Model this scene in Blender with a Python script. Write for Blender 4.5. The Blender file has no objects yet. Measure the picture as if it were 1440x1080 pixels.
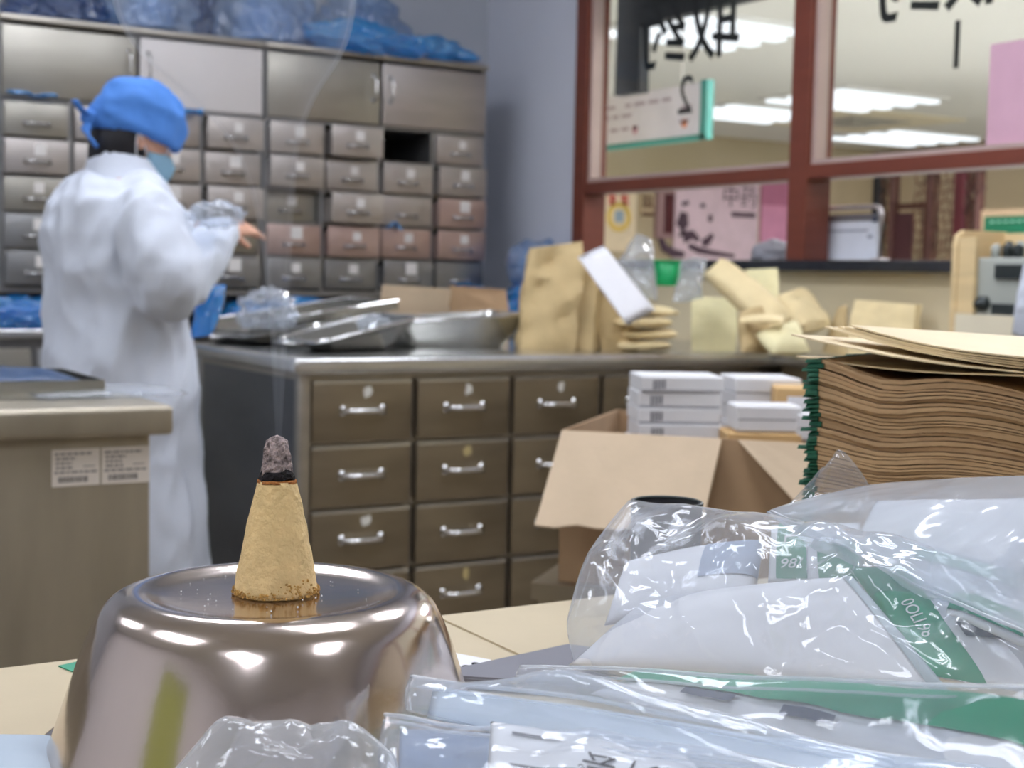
import bpy, bmesh, math, random
from mathutils import Vector, Matrix, noise
S = bpy.context.scene
COL = S.collection
random.seed(7)

# ------------------------------------------------------------------ camera, world, exposure
FPX = 2000.0; YAW = math.radians(31); PITCH = math.radians(4.35); ROLL = 0.0215; CH = 1.12
_f = Vector((math.sin(YAW)*math.cos(PITCH), math.cos(YAW)*math.cos(PITCH), -math.sin(PITCH)))
_r0 = Vector((math.cos(YAW), -math.sin(YAW), 0)); _u0 = _r0.cross(_f)
_r = math.cos(ROLL)*_r0 + math.sin(ROLL)*_u0; _u = math.cos(ROLL)*_u0 - math.sin(ROLL)*_r0
CAMP = Vector((0, 0, CH))
cd = bpy.data.cameras.new('camera'); cam = bpy.data.objects.new('camera', cd); COL.objects.link(cam)
M = Matrix.Identity(4)
for i in range(3):
    M[i][0] = _r[i]; M[i][1] = _u[i]; M[i][2] = -_f[i]; M[i][3] = CAMP[i]
cam.matrix_world = M
cd.sensor_width = 36; cd.lens = 36*FPX/1440; cd.clip_start = 0.02
cd.dof.use_dof = True; cd.dof.focus_distance = 0.83; cd.dof.aperture_fstop = 12.5
S.camera = cam
S.view_settings.view_transform = 'Standard'; S.view_settings.look = 'None'
S.view_settings.gamma = 1; S.view_settings.use_curve_mapping = False
S.view_settings.exposure = 0.0
try:
    S.cycles.transparent_max_bounces = 32; S.cycles.max_bounces = 10; S.cycles.sample_clamp_indirect = 6
    S.cycles.volume_step_rate = 1.0
except Exception: pass
W = bpy.data.worlds.new('world'); S.world = W; W.use_nodes = True
W.node_tree.nodes['Background'].inputs[0].default_value = (0.9, 0.95, 1, 1)
W.node_tree.nodes['Background'].inputs[1].default_value = 0.25

LAMP_E = 22.0       # radiance of the pharmacy ceiling tubes
HALL_E = 1.6      # radiance of the hall ceiling tubes

def ray(px, py): return _f + _r*((px-720)/FPX) - _u*((py-540)/FPX)
def onX(px, py, X): d = ray(px, py); return CAMP + d*(X/d.x)
def onY(px, py, Y): d = ray(px, py); return CAMP + d*(Y/d.y)
def onZ(px, py, Z): d = ray(px, py); return CAMP + d*((Z-CH)/d.z)
def atD(px, py, D): return CAMP + ray(px, py)*D

# ------------------------------------------------------------------ materials
def lin(c):
    o = []
    for v in c[:3]:
        v = v/255.0
        o.append(v/12.92 if v <= 0.04045 else ((v+0.055)/1.055)**2.4)
    return (*o, 1)
MATS = {}
def mat(name, rgb, rough=0.5, metal=0.0, var=0.06, scale=8.0, bump=0.0, bscale=60.0, stretch=None, spec=0.5, trans=0.0, ior=1.45, coat=0.0, alpha=1.0, sss=0.0, sheen=0.0):
    if name in MATS: return MATS[name]
    m = bpy.data.materials.new(name); m.use_nodes = True; nt = m.node_tree; N = nt.nodes; L = nt.links
    b = N['Principled BSDF']
    base = lin(rgb)
    tc = N.new('ShaderNodeTexCoord'); mp = N.new('ShaderNodeMapping'); L.new(tc.outputs['Object'], mp.inputs[0])
    if stretch: mp.inputs['Scale'].default_value = stretch
    nz = N.new('ShaderNodeTexNoise'); nz.inputs['Scale'].default_value = scale; nz.inputs['Detail'].default_value = 4
    L.new(mp.outputs[0], nz.inputs['Vector'])
    cr = N.new('ShaderNodeValToRGB')
    cr.color_ramp.elements[0].position = 0.3; cr.color_ramp.elements[1].position = 0.7
    cr.color_ramp.elements[0].color = (*[max(0, v*(1-var)) for v in base[:3]], 1)
    cr.color_ramp.elements[1].color = (*[min(1, v*(1+var)) for v in base[:3]], 1)
    L.new(nz.outputs['Fac'], cr.inputs[0]); L.new(cr.outputs[0], b.inputs['Base Color'])
    b.inputs['Roughness'].default_value = rough; b.inputs['Metallic'].default_value = metal
    b.inputs['Specular IOR Level'].default_value = spec
    b.inputs['Transmission Weight'].default_value = trans; b.inputs['IOR'].default_value = ior
    b.inputs['Coat Weight'].default_value = coat; b.inputs['Alpha'].default_value = alpha
    if sss: b.inputs['Subsurface Weight'].default_value = sss; b.inputs['Subsurface Radius'].default_value = (0.01, 0.005, 0.003)
    if bump:
        n2 = N.new('ShaderNodeTexNoise'); n2.inputs['Scale'].default_value = bscale; n2.inputs['Detail'].default_value = 3
        L.new(mp.outputs[0], n2.inputs['Vector'])
        bp = N.new('ShaderNodeBump'); bp.inputs['Strength'].default_value = bump; bp.inputs['Distance'].default_value = 0.01
        L.new(n2.outputs['Fac'], bp.inputs['Height']); L.new(bp.outputs[0], b.inputs['Normal'])
    MATS[name] = m
    return m
def emit(name, rgb, strength):
    if name in MATS: return MATS[name]
    m = bpy.data.materials.new(name); m.use_nodes = True; nt = m.node_tree
    nt.nodes.remove(nt.nodes['Principled BSDF'])
    e = nt.nodes.new('ShaderNodeEmission'); e.inputs[0].default_value = lin(rgb); e.inputs[1].default_value = strength
    nt.links.new(e.outputs[0], nt.nodes['Material Output'].inputs[0]); MATS[name] = m
    return m
def film(name, rgb, haze, rough=0.08, tint=(255, 255, 255), gloss=1.0, edge=0.25, bump=0.0, bscale=30, ior=1.5):
    """thin plastic film: clear part, hazy scattering part, glossy surface"""
    if name in MATS: return MATS[name]
    m = bpy.data.materials.new(name); m.use_nodes = True; nt = m.node_tree; N = nt.nodes; L = nt.links
    N.remove(N['Principled BSDF'])
    tr = N.new('ShaderNodeBsdfTransparent'); tr.inputs[0].default_value = lin(tint)
    df = N.new('ShaderNodeBsdfDiffuse'); df.inputs[0].default_value = lin(rgb)
    tl = N.new('ShaderNodeBsdfTranslucent'); tl.inputs[0].default_value = lin(rgb)
    gl = N.new('ShaderNodeBsdfGlossy'); gl.inputs['Roughness'].default_value = rough; gl.inputs[0].default_value = (1, 1, 1, 1)
    mx = N.new('ShaderNodeMixShader'); mx.inputs[0].default_value = 0.5
    L.new(df.outputs[0], mx.inputs[1]); L.new(tl.outputs[0], mx.inputs[2])
    lw = N.new('ShaderNodeLayerWeight'); lw.inputs['Blend'].default_value = 0.5
    mr = N.new('ShaderNodeMath'); mr.operation = 'MULTIPLY_ADD'; mr.use_clamp = True
    mr.inputs[1].default_value = edge; mr.inputs[2].default_value = haze
    pe = N.new('ShaderNodeMath'); pe.operation = 'POWER'; pe.inputs[1].default_value = 3.0; L.new(lw.outputs['Facing'], pe.inputs[0]); L.new(pe.outputs[0], mr.inputs[0])
    m1 = N.new('ShaderNodeMixShader'); L.new(mr.outputs[0], m1.inputs[0]); L.new(tr.outputs[0], m1.inputs[1]); L.new(mx.outputs[0], m1.inputs[2])
    # Schlick reflectance of a thin sheet (same from both sides)
    lf = N.new('ShaderNodeLayerWeight'); lf.inputs['Blend'].default_value = 0.5
    pw = N.new('ShaderNodeMath'); pw.operation = 'POWER'; pw.inputs[1].default_value = 4.0; L.new(lf.outputs['Facing'], pw.inputs[0])
    fm = N.new('ShaderNodeMath'); fm.operation = 'MULTIPLY_ADD'; fm.use_clamp = True; fm.inputs[1].default_value = 0.6*gloss; fm.inputs[2].default_value = 0.05*gloss; L.new(pw.outputs[0], fm.inputs[0])
    m2 = N.new('ShaderNodeMixShader'); L.new(fm.outputs[0], m2.inputs[0]); L.new(m1.outputs[0], m2.inputs[1]); L.new(gl.outputs[0], m2.inputs[2])
    if bump:
        tc = N.new('ShaderNodeTexCoord'); n2 = N.new('ShaderNodeTexNoise'); n2.inputs['Scale'].default_value = bscale; n2.inputs['Detail'].default_value = 2
        n2.inputs['Distortion'].default_value = 1.5
        L.new(tc.outputs['Object'], n2.inputs['Vector'])
        bp = N.new('ShaderNodeBump'); bp.inputs['Strength'].default_value = bump; bp.inputs['Distance'].default_value = 0.02
        L.new(n2.outputs['Fac'], bp.inputs['Height'])
        L.new(bp.outputs[0], gl.inputs['Normal']); L.new(bp.outputs[0], df.inputs['Normal']); L.new(bp.outputs[0], lf.inputs['Normal'])
    L.new(m2.outputs[0], N['Material Output'].inputs[0]); MATS[name] = m
    return m

STEEL = mat('brushed_steel', (178, 172, 162), 0.34, 0.9, 0.1, 3, 0.04, 40, (1, 1, 6))
STEEL_D = mat('drawer_steel', (150, 138, 118), 0.36, 0.85, 0.12, 4, 0.04, 30, (1, 1, 5))
STEEL_B = mat('cabinet_steel', (182, 175, 170), 0.4, 0.85, 0.1, 3, 0.04, 30, (1, 1, 5))
STEEL_T = mat('worktop_steel', (215, 215, 213), 0.24, 0.9, 0.08, 5, 0.03, 60)
STEEL_L = mat('table_steel', (172, 163, 146), 0.42, 0.8, 0.1, 3, 0.05, 40, (5, 1, 1))
DARKGAP = mat('dark_interior', (38, 36, 34), 0.7)
CHROME = mat('chrome', (225, 225, 225), 0.12, 1.0, 0.02)
BOWL = mat('polished_steel', (216, 203, 196), 0.15, 1.0, 0.05, 6, 0.01, 90)
TRAY = mat('tray_steel', (190, 190, 186), 0.2, 0.95, 0.08, 8, 0.03, 30)
KRAFT = mat('kraft_paper', (196, 172, 126), 0.75, 0, 0.09, 14, 0.15, 60)
KRAFT_D = mat('kraft_paper_brown', (184, 152, 114), 0.8, 0, 0.1, 30, 0.2, 120)
KRAFT_P = mat('pale_kraft_paper', (232, 212, 164), 0.7, 0, 0.07, 14, 0.12, 60)
KRAFT_G = mat('pale_greenish_paper', (238, 228, 180), 0.7, 0, 0.07, 14, 0.12, 60)
ENVEL = mat('manila_paper', (230, 210, 170), 0.65, 0, 0.05, 20, 0.05, 90)
CARD = mat('cardboard', (204, 182, 154), 0.8, 0, 0.06, 12, 0.06, 90)
CARD_D = mat('cardboard_brown', (168, 138, 106), 0.8, 0, 0.08, 12, 0.06, 90)
CARD_I = mat('cardboard_inner', (140, 104, 72), 0.85, 0, 0.08, 12)
CARD_O = mat('cardboard_orange', (206, 170, 118), 0.75, 0, 0.06, 12)
WHITE = mat('white_paper', (238, 238, 242), 0.6, 0, 0.03, 12)
WHITE_B = mat('white_box_card', (226, 226, 228), 0.55, 0, 0.03, 12)
PRINT = mat('grey_print', (120, 120, 126), 0.6)
BLACK = mat('black_paint', (22, 22, 26), 0.5)
BLACKLET = mat('black_lettering', (16, 16, 16), 0.6)
SILL = mat('black_stone', (40, 42, 48), 0.25, 0, 0.2, 30)
REDWOOD = mat('red_brown_frame', (112, 58, 44), 0.4, 0, 0.1, 5, 0.05, 30, (1, 1, 6))
TRIMG = mat('pinkish_aluminium', (190, 168, 160), 0.4, 0.2)
GREEN_B = mat('dark_green_binding', (22, 86, 62), 0.6, 0, 0.2, 60)
GREEN_P = mat('green_print', (42, 142, 108), 0.45, 0, 0.06, 20)
GREEN_L = mat('pale_green_print', (150, 196, 178), 0.5, 0, 0.06, 20)
NAVY = mat('slate_print', (78, 84, 104), 0.5)
SLATE = mat('blue_grey_print', (150, 164, 186), 0.5)
PACK = mat('white_sachet', (232, 233, 236), 0.4, 0, 0.03, 12, 0.05, 30)
COATM = mat('white_cotton', (214, 220, 232), 0.85, 0, 0.02, 8, 0.1, 40, sss=0.0)
CAPM = mat('blue_cap_fabric', (72, 126, 202), 0.8, 0, 0.06, 20, 0.15, 60)
MASKM = mat('pale_blue_mask', (176, 218, 240), 0.8, 0, 0.04, 30)
HAIR = mat('black_hair', (22, 20, 26), 0.45, 0, 0.2, 30, 0.3, 60, (8, 8, 1))
SKIN = mat('skin', (206, 158, 134), 0.5, 0, 0.06, 20, sss=0.1)
WOODP = mat('pale_pine', (226, 200, 152), 0.55, 0, 0.08, 4, 0.04, 20, (1, 1, 8))
WOODD = mat('dark_carved_wood', (72, 42, 36), 0.5, 0, 0.15, 6)
MAROON = mat('maroon_paint', (84, 32, 40), 0.5, 0, 0.1, 6)
MACH = mat('grey_machine', (172, 176, 168), 0.45, 0, 0.04, 8)
MACHD = mat('dark_machine_part', (52, 58, 58), 0.4, 0.3)
DESK = mat('beige_laminate', (198, 184, 156), 0.55, 0, 0.04, 5)
DESKC = mat('beige_card_sheet', (198, 183, 154), 0.7, 0, 0.04, 9, 0.04, 40)
BLUEF = film('blue_plastic_film', (70, 188, 255), 0.6, 0.13, (125, 208, 252), 2.2, 0.3, 0.5, 22)
BLUEC = film('pale_blue_plastic_film', (190, 215, 245), 0.42, 0.14, (190, 220, 250), 2.0, 0.3, 0.7, 26)
BLUED = film('dark_blue_plastic_film', (80, 120, 180), 0.55, 0.14, (110, 150, 210), 1.8, 0.3, 0.7, 30)
CLEAR = film('clear_plastic_film', (225, 235, 248), 0.06, 0.07, (250, 252, 255), 1.2, 0.22, 0.25, 30)
MILKY = film('milky_plastic_film', (232, 236, 243), 0.13, 0.09, (248, 250, 253), 0.9, 0.35, 0.12, 13)
MILKY3 = film('cloudy_plastic_film', (234, 237, 243), 0.33, 0.09, (246, 249, 253), 0.9, 0.3, 0.12, 12)
MILKYA = film('crinkled_plastic_film', (234, 237, 243), 0.21, 0.09, (248, 250, 253), 0.9, 0.35, 0.14, 16)
MILKY2 = film('hazy_plastic_film', (232, 236, 243), 0.24, 0.09, (246, 249, 253), 0.9, 0.35, 0.12, 12)

# ------------------------------------------------------------------ mesh helpers
def new(): return bmesh.new()
def box(bm, lo, hi, mtx=None):
    vs = []
    for x in (lo[0], hi[0]):
        for y in (lo[1], hi[1]):
            for z in (lo[2], hi[2]):
                v = Vector((x, y, z)); vs.append(bm.verts.new(mtx @ v if mtx else v))
    for f in ((0, 1, 3, 2), (4, 6, 7, 5), (0, 4, 5, 1), (2, 3, 7, 6), (0, 2, 6, 4), (1, 5, 7, 3)):
        bm.faces.new([vs[i] for i in f])
    return vs
def bevel(bm, w, seg=2):
    bmesh.ops.bevel(bm, geom=bm.edges[:], offset=w, segments=seg, affect='EDGES', profile=0.6, clamp_overlap=True)
def ring_loft(bm, rings, cap0=True, cap1=True, closed=True):
    R = [[bm.verts.new(p) for p in r] for r in rings]
    n = len(R[0])
    for a, b in zip(R[:-1], R[1:]):
        for i in range(n if closed else n-1):
            j = (i+1) % n
            bm.faces.new((a[i], a[j], b[j], b[i]))
    if cap0: bm.faces.new(R[0][::-1])
    if cap1: bm.faces.new(R[-1])
    return R
def lathe(bm, prof, seg=64, c=(0, 0, 0), close_top=False, close_bot=False):
    rings = []
    for r, z in prof:
        rings.append([Vector((c[0]+r*math.cos(2*math.pi*i/seg), c[1]+r*math.sin(2*math.pi*i/seg), c[2]+z)) for i in range(seg)])
    return ring_loft(bm, rings, close_bot, close_top)
def tube(bm, pts, rad, seg=10, cap=True, flat=1.0):
    pts = [Vector(p) for p in pts]
    rads = rad if isinstance(rad, (list, tuple)) else [rad]*len(pts)
    rings = []; up = Vector((0, 0, 1))
    for i, p in enumerate(pts):
        t = (pts[min(i+1, len(pts)-1)]-pts[max(i-1, 0)]).normalized()
        a = t.cross(up)
        if a.length < 1e-3: a = t.cross(Vector((0, 1, 0)))
        a.normalize(); b = t.cross(a).normalized()
        rings.append([p+(a*math.cos(2*math.pi*k/seg)+b*math.sin(2*math.pi*k/seg)*flat)*rads[i] for k in range(seg)])
    ring_loft(bm, rings, cap, cap)
def spline(pts, n):
    P = [Vector(p) for p in pts]; out = []
    for i in range(len(P)-1):
        p0 = P[max(i-1, 0)]; p1 = P[i]; p2 = P[i+1]; p3 = P[min(i+2, len(P)-1)]
        for k in range(n):
            t = k/n
            out.append(0.5*((2*p1)+(p2-p0)*t+(2*p0-5*p1+4*p2-p3)*t*t+(3*p1-p0-3*p2+p3)*t**3))
    out.append(P[-1]); return out
def crum(p, s, seed):
    """crumple field: ridged folds, roughly -1..1"""
    q = Vector(p)*s + Vector((seed*3.1, seed*1.7, seed*2.3))
    a = noise.noise(q); b = noise.noise(q*2.1+Vector((5, 1, 2))); c = noise.noise(q*4.3)
    return (1-2*abs(a)*1.6)*0.6 + (1-2*abs(b)*1.6)*0.3 + c*0.25
def obj(name, bm, m, parent=None, smooth=True, recentre=True, recalc=True, split=None):
    if recalc: bmesh.ops.recalc_face_normals(bm, faces=bm.faces)
    me = bpy.data.meshes.new(name); bm.to_mesh(me); bm.free()
    if isinstance(m, (list, tuple)):
        for k in m: me.materials.append(k)
    else: me.materials.append(m)
    if smooth:
        for p in me.polygons: p.use_smooth = True
        if split is not None:
            try: me.set_sharp_from_angle(angle=math.radians(split))
            except Exception: pass
    o = bpy.data.objects.new(name, me); COL.objects.link(o)
    if parent is not None:
        o.parent = parent
        if recentre: o.matrix_parent_inverse = full(parent).inverted()
    elif recentre and len(me.vertices):
        xs = [v.co.x for v in me.vertices]; ys = [v.co.y for v in me.vertices]; zs = [v.co.z for v in me.vertices]
        c = Vector(((min(xs)+max(xs))/2, (min(ys)+max(ys))/2, min(zs)))
        me.transform(Matrix.Translation(-c)); o.location = c
    return o
def full(o):
    m = o.matrix_basis.copy()
    while o.parent:
        m = o.matrix_parent_inverse @ m; o = o.parent; m = o.matrix_basis @ m
    return m
def tag(o, label, cat, group=None):
    o['label'] = label; o['category'] = cat
    if group: o['group'] = group
    return o
def thing(name, label, cat, loc=(0, 0, 0), rz=0, group=None):
    o = bpy.data.objects.new(name, None); COL.objects.link(o); o.empty_display_size = 0.05
    o.location = loc; o.rotation_euler = (0, 0, rz)
    return tag(o, label, cat, group)
def struct(name, bm, m, smooth=False):
    o = obj(name, bm, m, None, smooth); o['kind'] = 'structure'; return o
def boxobj(name, lo, hi, m, parent=None, bev=0.0, smooth=False, mtx=None):
    bm = new(); box(bm, lo, hi, mtx)
    if bev: bevel(bm, bev)
    return obj(name, bm, m, parent, smooth or bev > 0, split=35 if bev else None)
def text_mesh(name, body, size, m, mtx, parent=None, depth=0.0008, align='CENTER', bold=0.0):
    cu = bpy.data.curves.new(name, 'FONT'); cu.body = body; cu.size = size; cu.extrude = depth
    cu.offset = size*bold; cu.align_x = align; cu.align_y = 'CENTER'; cu.resolution_u = 4
    t = bpy.data.objects.new(name+'_curve', cu); COL.objects.link(t)
    dg = bpy.context.evaluated_depsgraph_get()
    me = bpy.data.meshes.new_from_object(t.evaluated_get(dg)); bpy.data.objects.remove(t)
    me.name = name; me.transform(mtx); me.materials.clear(); me.materials.append(m)
    o = bpy.data.objects.new(name, me); COL.objects.link(o)
    if parent is not None:
        o.parent = parent; o.matrix_parent_inverse = full(parent).inverted()
    return o
def frame_mtx(o, x, y, z=None):
    x = Vector(x).normalized(); y = Vector(y); y = (y-x*y.dot(x)).normalized(); z = x.cross(y)
    m = Matrix.Identity(4)
    for i in range(3): m[i][0] = x[i]; m[i][1] = y[i]; m[i][2] = z[i]; m[i][3] = o[i]
    return m
def pillow(bm, c, thick, nu=28, nv=20, amp=0.004, cs=14, seed=1, pw=0.5, sag=0.0, edge_amp=0.0):
    """closed pouch between four corners c[0..3] (around), bulging along the normal on both sides, crumpled"""
    c = [Vector(p) for p in c]
    nrm = (c[1]-c[0]).cross(c[3]-c[0]).normalized()
    top = {}; bot = {}
    for i in range(nu+1):
        for j in range(nv+1):
            u = i/nu; v = j/nv
            p = c[0]*(1-u)*(1-v)+c[1]*u*(1-v)+c[2]*u*v+c[3]*(1-u)*v
            e = max(0, 4*u*(1-u))**pw*max(0, 4*v*(1-v))**pw
            k = crum(p, cs, seed); k2 = crum(p, cs, seed+9)
            if edge_amp:
                p = p + nrm*noise.noise(p*9+Vector((seed, 0, 0)))*edge_amp + (c[1]-c[0]).normalized()*noise.noise(p*16+Vector((0, seed, 0)))*edge_amp*0.6
            a = p + nrm*(thick*e + amp*k*(0.25+0.75*e)); b = p - nrm*(thick*e*0.8 + amp*k2*e)
            border = i in (0, nu) or j in (0, nv)
            top[i, j] = bm.verts.new(a); bot[i, j] = top[i, j] if border else bm.verts.new(b)
    for i in range(nu):
        for j in range(nv):
            bm.faces.new((top[i, j], top[i+1, j], top[i+1, j+1], top[i, j+1]))
            q = (bot[i, j], bot[i, j+1], bot[i+1, j+1], bot[i+1, j])
            if len(set(q)) == 4:
                try: bm.faces.new(q)
                except ValueError: pass
def blob(bm, c, r, seed, amp=0.25, sub=5, cs=7.0, flat_z=None, knot=None, mtx=None):
    """crumpled plastic-bag lump; knot = direction in which a gathered neck is pulled out"""
    res = bmesh.ops.create_icosphere(bm, subdivisions=sub, radius=1.0)
    for v in res['verts']:
        n = v.co.normalized()
        k = crum(n*0.5, cs*0.35, seed)*0.6+crum(n, cs*0.6, seed+3)*0.4
        fc = Vector((noise.noise(n*1.7*cs/7+Vector((seed, 2, 3))), noise.noise(n*1.7*cs/7+Vector((7, seed, 1))), noise.noise(n*1.7*cs/7+Vector((1, 5, seed)))))
        s = 1+amp*k+amp*0.5*abs(fc.x-fc.y)*1.2-amp*0.3*abs(fc.z)
        if knot is not None:
            d = n.dot(Vector(knot).normalized())
            if d > 0.86: s += (d-0.86)/0.14*0.55
        p = Vector((n.x*r[0]*s, n.y*r[1]*s, n.z*r[2]*s))
        if flat_z is not None and p.z < flat_z: p.z = flat_z + (p.z-flat_z)*0.06
        if mtx: p = mtx @ p
        v.co = Vector(c)+p

# ------------------------------------------------------------------ room shell
WX = 3.2; BY = 5.6; CEIL = 2.95
FLOORM = mat('grey_floor_tile', (150, 140, 126), 0.35, 0, 0.05, 2)
WALLB = mat('blue_grey_wall', (176, 180, 188), 0.8, 0, 0.02, 3)
WALLP = mat('lavender_white_wall', (206, 209, 220), 0.8, 0, 0.02, 3)
WALLC = mat('cream_wall', (214, 200, 166), 0.8, 0, 0.03, 3)
WALLT = mat('taupe_wall', (222, 220, 222), 0.8, 0, 0.03, 3)
HALLW = mat('hall_cream_wall', (190, 176, 146), 0.8, 0, 0.03, 1)
CEILM = mat('white_ceiling', (226, 226, 222), 0.85, 0, 0.02, 1)
bm = new(); box(bm, (-3.2, -4.0, -0.1), (WX+0.06, BY+0.12, 0.0)); struct('floor', bm, FLOORM)
bm = new(); box(bm, (WX+0.06, -4.0, -0.1), (13.0, 13.0, 0.0)); struct('floor_hall', bm, mat('pale_hall_tile', (232, 228, 220), 0.4, 0, 0.03, 2))
bm = new(); box(bm, (-3.2, -4.0, CEIL), (WX+0.12, BY+0.12, CEIL+0.1)); struct('ceiling', bm, CEILM)
bm = new(); box(bm, (-3.2, BY, 0), (WX, BY+0.12, CEIL)); struct('wall_back', bm, WALLB)
bm = new(); box(bm, (-3.32, -4.0, 0), (-3.2, BY+0.12, CEIL)); struct('wall_left', bm, WALLT)
bm = new(); box(bm, (-3.32, -4.12, 0), (WX+0.12, -4.0, CEIL)); struct('wall_front', bm, WALLT)
bm = new(); box(bm, (WX, -4.0, 0), (WX+0.12, 4.85, 1.155)); struct('wall_right', bm, WALLC)
bm = new(); box(bm, (WX, 4.85, 0), (WX+0.12, BY+0.12, CEIL)); struct('wall_corner', bm, WALLP)
bm = new(); box(bm, (WX, -4.0, 2.42), (WX+0.12, 4.85, CEIL)); struct('wall_header', bm, WALLP)
# service window: frame members, panes, sill
FX0, FX1 = WX-0.02, WX+0.09
posts = [(4.772, 4.85), (3.482, 3.566), (2.19, 2.27), (0.9, 0.98), (-0.4, -0.32)]
k = 0
for (a, b) in posts:
    k += 1; bm = new(); box(bm, (FX0, a, 1.19), (FX1, b, 2.42)); bevel(bm, 0.004); struct('trim_%d' % k, bm, REDWOOD)
k += 1; bm = new(); box(bm, (FX0+0.004, -4.0, 1.452), (FX1-0.004, 4.79, 1.498)); bevel(bm, 0.004); struct('trim_%d' % k, bm, REDWOOD)
k += 1; bm = new(); box(bm, (FX0+0.004, -4.0, 2.34), (FX1-0.004, 4.79, 2.42)); struct('trim_%d' % k, bm, REDWOOD)
k += 1; bm = new(); box(bm, (WX-0.05, -4.0, 1.155), (WX+0.34, 4.85, 1.19)); bevel(bm, 0.006); struct('trim_%d' % k, bm, SILL)
GLASS = film('window_glass', (230, 240, 240), 0.004, 0.02, (250, 252, 250), 0.25, 0.01)
bays = [(3.566, 4.772), (2.27, 3.482), (0.98, 2.19), (-0.32, 0.9)]
for n, (a, b) in enumerate(bays):
    bm = new(); box(bm, (WX+0.03, a, 1.498), (WX+0.036, b, 2.34))
    w = struct('window_%d' % (n+1), bm, GLASS)
    bm = new(); t = 0.016
    box(bm, (WX+0.0, a, 1.498), (WX+0.05, b, 1.498+t)); box(bm, (WX, a, 2.34-t), (WX+0.05, b, 2.34))
    box(bm, (WX, a, 1.498+t), (WX+0.05, a+t, 2.34-t)); box(bm, (WX, b-t, 1.498+t), (WX+0.05, b, 2.34-t))
    obj('pane_frame', bm, TRIMG, w, False)
# lettering stuck on the glass, readable from the hall side
def glass_text(name, body, y, z, size, lab):
    t = text_mesh(name, body, size, BLACKLET, frame_mtx((WX+0.0375, y, z), (0, 1, 0), (0, 0, 1)), None, 0.0006, 'CENTER', 0.012 if len(body) > 1 else 0.0)
    return tag(t, lab, 'lettering')
pz = onX(965, 43, WX+0.03); glass_text('window_lettering', '取药', pz.y, pz.z, 0.30, 'black pickup lettering reversed on the left window pane, with numeral two below')
pz = onX(962, 136, WX+0.03); glass_text('window_numeral', '2', pz.y, pz.z, 0.20, 'black numeral two reversed on the left window pane')
pz = onX(1325, -36, WX+0.03); glass_text('window_lettering', '取药', pz.y, pz.z, 0.28, 'black pickup lettering reversed on the right window pane, cut by the top')
pz = onX(1343, 66, WX+0.03); glass_text('window_numeral', '1', pz.y, pz.z, 0.20, 'black numeral one reversed on the right window pane')
# pink notice on the right pane
pa = onX(1388, 210, WX+0.045)
tag(boxobj('pink_notice', (WX+0.04, 2.28, 1.512), (WX+0.05, pa.y, 1.80), mat('pink_board', (222, 172, 196), 0.6)), 'plain pink notice board fixed to the right window pane', 'notice')

bm = new(); box(bm, (-0.1, -4.0, 0.0), (0.85, -3.95, 2.1)); struct('reflection_panel', bm, mat('reflection_panel_brown', (60, 46, 40), 0.5, 0, 0.1, 4))  # unseen dark panel behind the camera, added to darken the bowl's reflection
t = thing('reflection_curtain', 'yellow green curtain panel added on the left wall to tint the bowl reflection', 'curtain', (-3.1, 0.1, 0.5))  # unseen curtain, added to put a green streak into the bowl's reflection
bm = new(); ring_loft(bm, [[Vector((-3.12+0.03*math.sin(q*1.3)+dx, -0.5+q*0.06, z)) for q in range(21)]+[Vector((-3.13+0.03*math.sin(q*1.3)+dx, -0.5+q*0.06, z)) for q in range(20, -1, -1)] for z, dx in ((0.6, 0.01), (1.4, 0.0), (2.3, 0.0))]); obj('cloth', bm, mat('yellow_green_cloth', (172, 178, 104), 0.8), t)
bm = new(); tube(bm, [(-3.13, -0.6, 2.32), (-3.13, 0.8, 2.32)], 0.012, 8); obj('rail', bm, CHROME, t)
# hall beyond the window
HX, HY, HZ = 12.6, 12.6, 2.72
bm = new(); box(bm, (WX+0.12, HY, 0), (HX, HY+0.12, HZ)); struct('wall_hall', bm, HALLW)
bm = new(); box(bm, (HX, -4.0, 0), (HX+0.12, HY+0.12, HZ)); struct('wall_far', bm, HALLW)
bm = new(); box(bm, (WX, BY+0.12, 0), (WX+0.12, HY, CEIL)); struct('wall_hall_left', bm, HALLW)
bm = new(); box(bm, (WX+0.12, -4.0, HZ), (HX+0.12, HY+0.12, HZ+0.1)); struct('ceiling_hall', bm, CEILM)
bm = new(); box(bm, (WX+0.12, -4.12, 0), (HX, -4.0, HZ)); struct('wall_hall_front', bm, HALLW)

# ------------------------------------------------------------------ lamps
TUBE = emit('lit_tube', (238, 243, 255), LAMP_E)
HTUBE = emit('lit_hall_tube', (244, 246, 255), HALL_E)
HTUBE_FILL = emit('hall_fill_tube', (244, 246, 255), 95.0)  # for unseen lamps added to brighten the hall ceiling by bounce
LOUV = mat('lamp_louver', (225, 225, 222), 0.4)
def ceiling_lamp(x, y, z, lx, ly, nt, mt, label, group=None, along='x'):
    t = thing('ceiling_lamp', label, 'lamp', (x, y, z), 0, group)
    bm = new(); box(bm, (-lx/2, -ly/2, -0.02), (lx/2, ly/2, -0.0005)); obj('housing', bm, LOUV, t, False, False)
    for i in range(nt):
        bm = new()
        if along == 'x':
            yy = -ly/2+ly*(i+0.5)/nt; box(bm, (-lx/2+0.03, yy-ly*0.2/nt, -0.045), (lx/2-0.03, yy+ly*0.2/nt, -0.02))
        else:
            xx = -lx/2+lx*(i+0.5)/nt; box(bm, (xx-lx*0.2/nt, -ly/2+0.03, -0.045), (xx+lx*0.2/nt, ly/2-0.03, -0.02))
        obj('tube', bm, mt, t, False, False)
    return t
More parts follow.
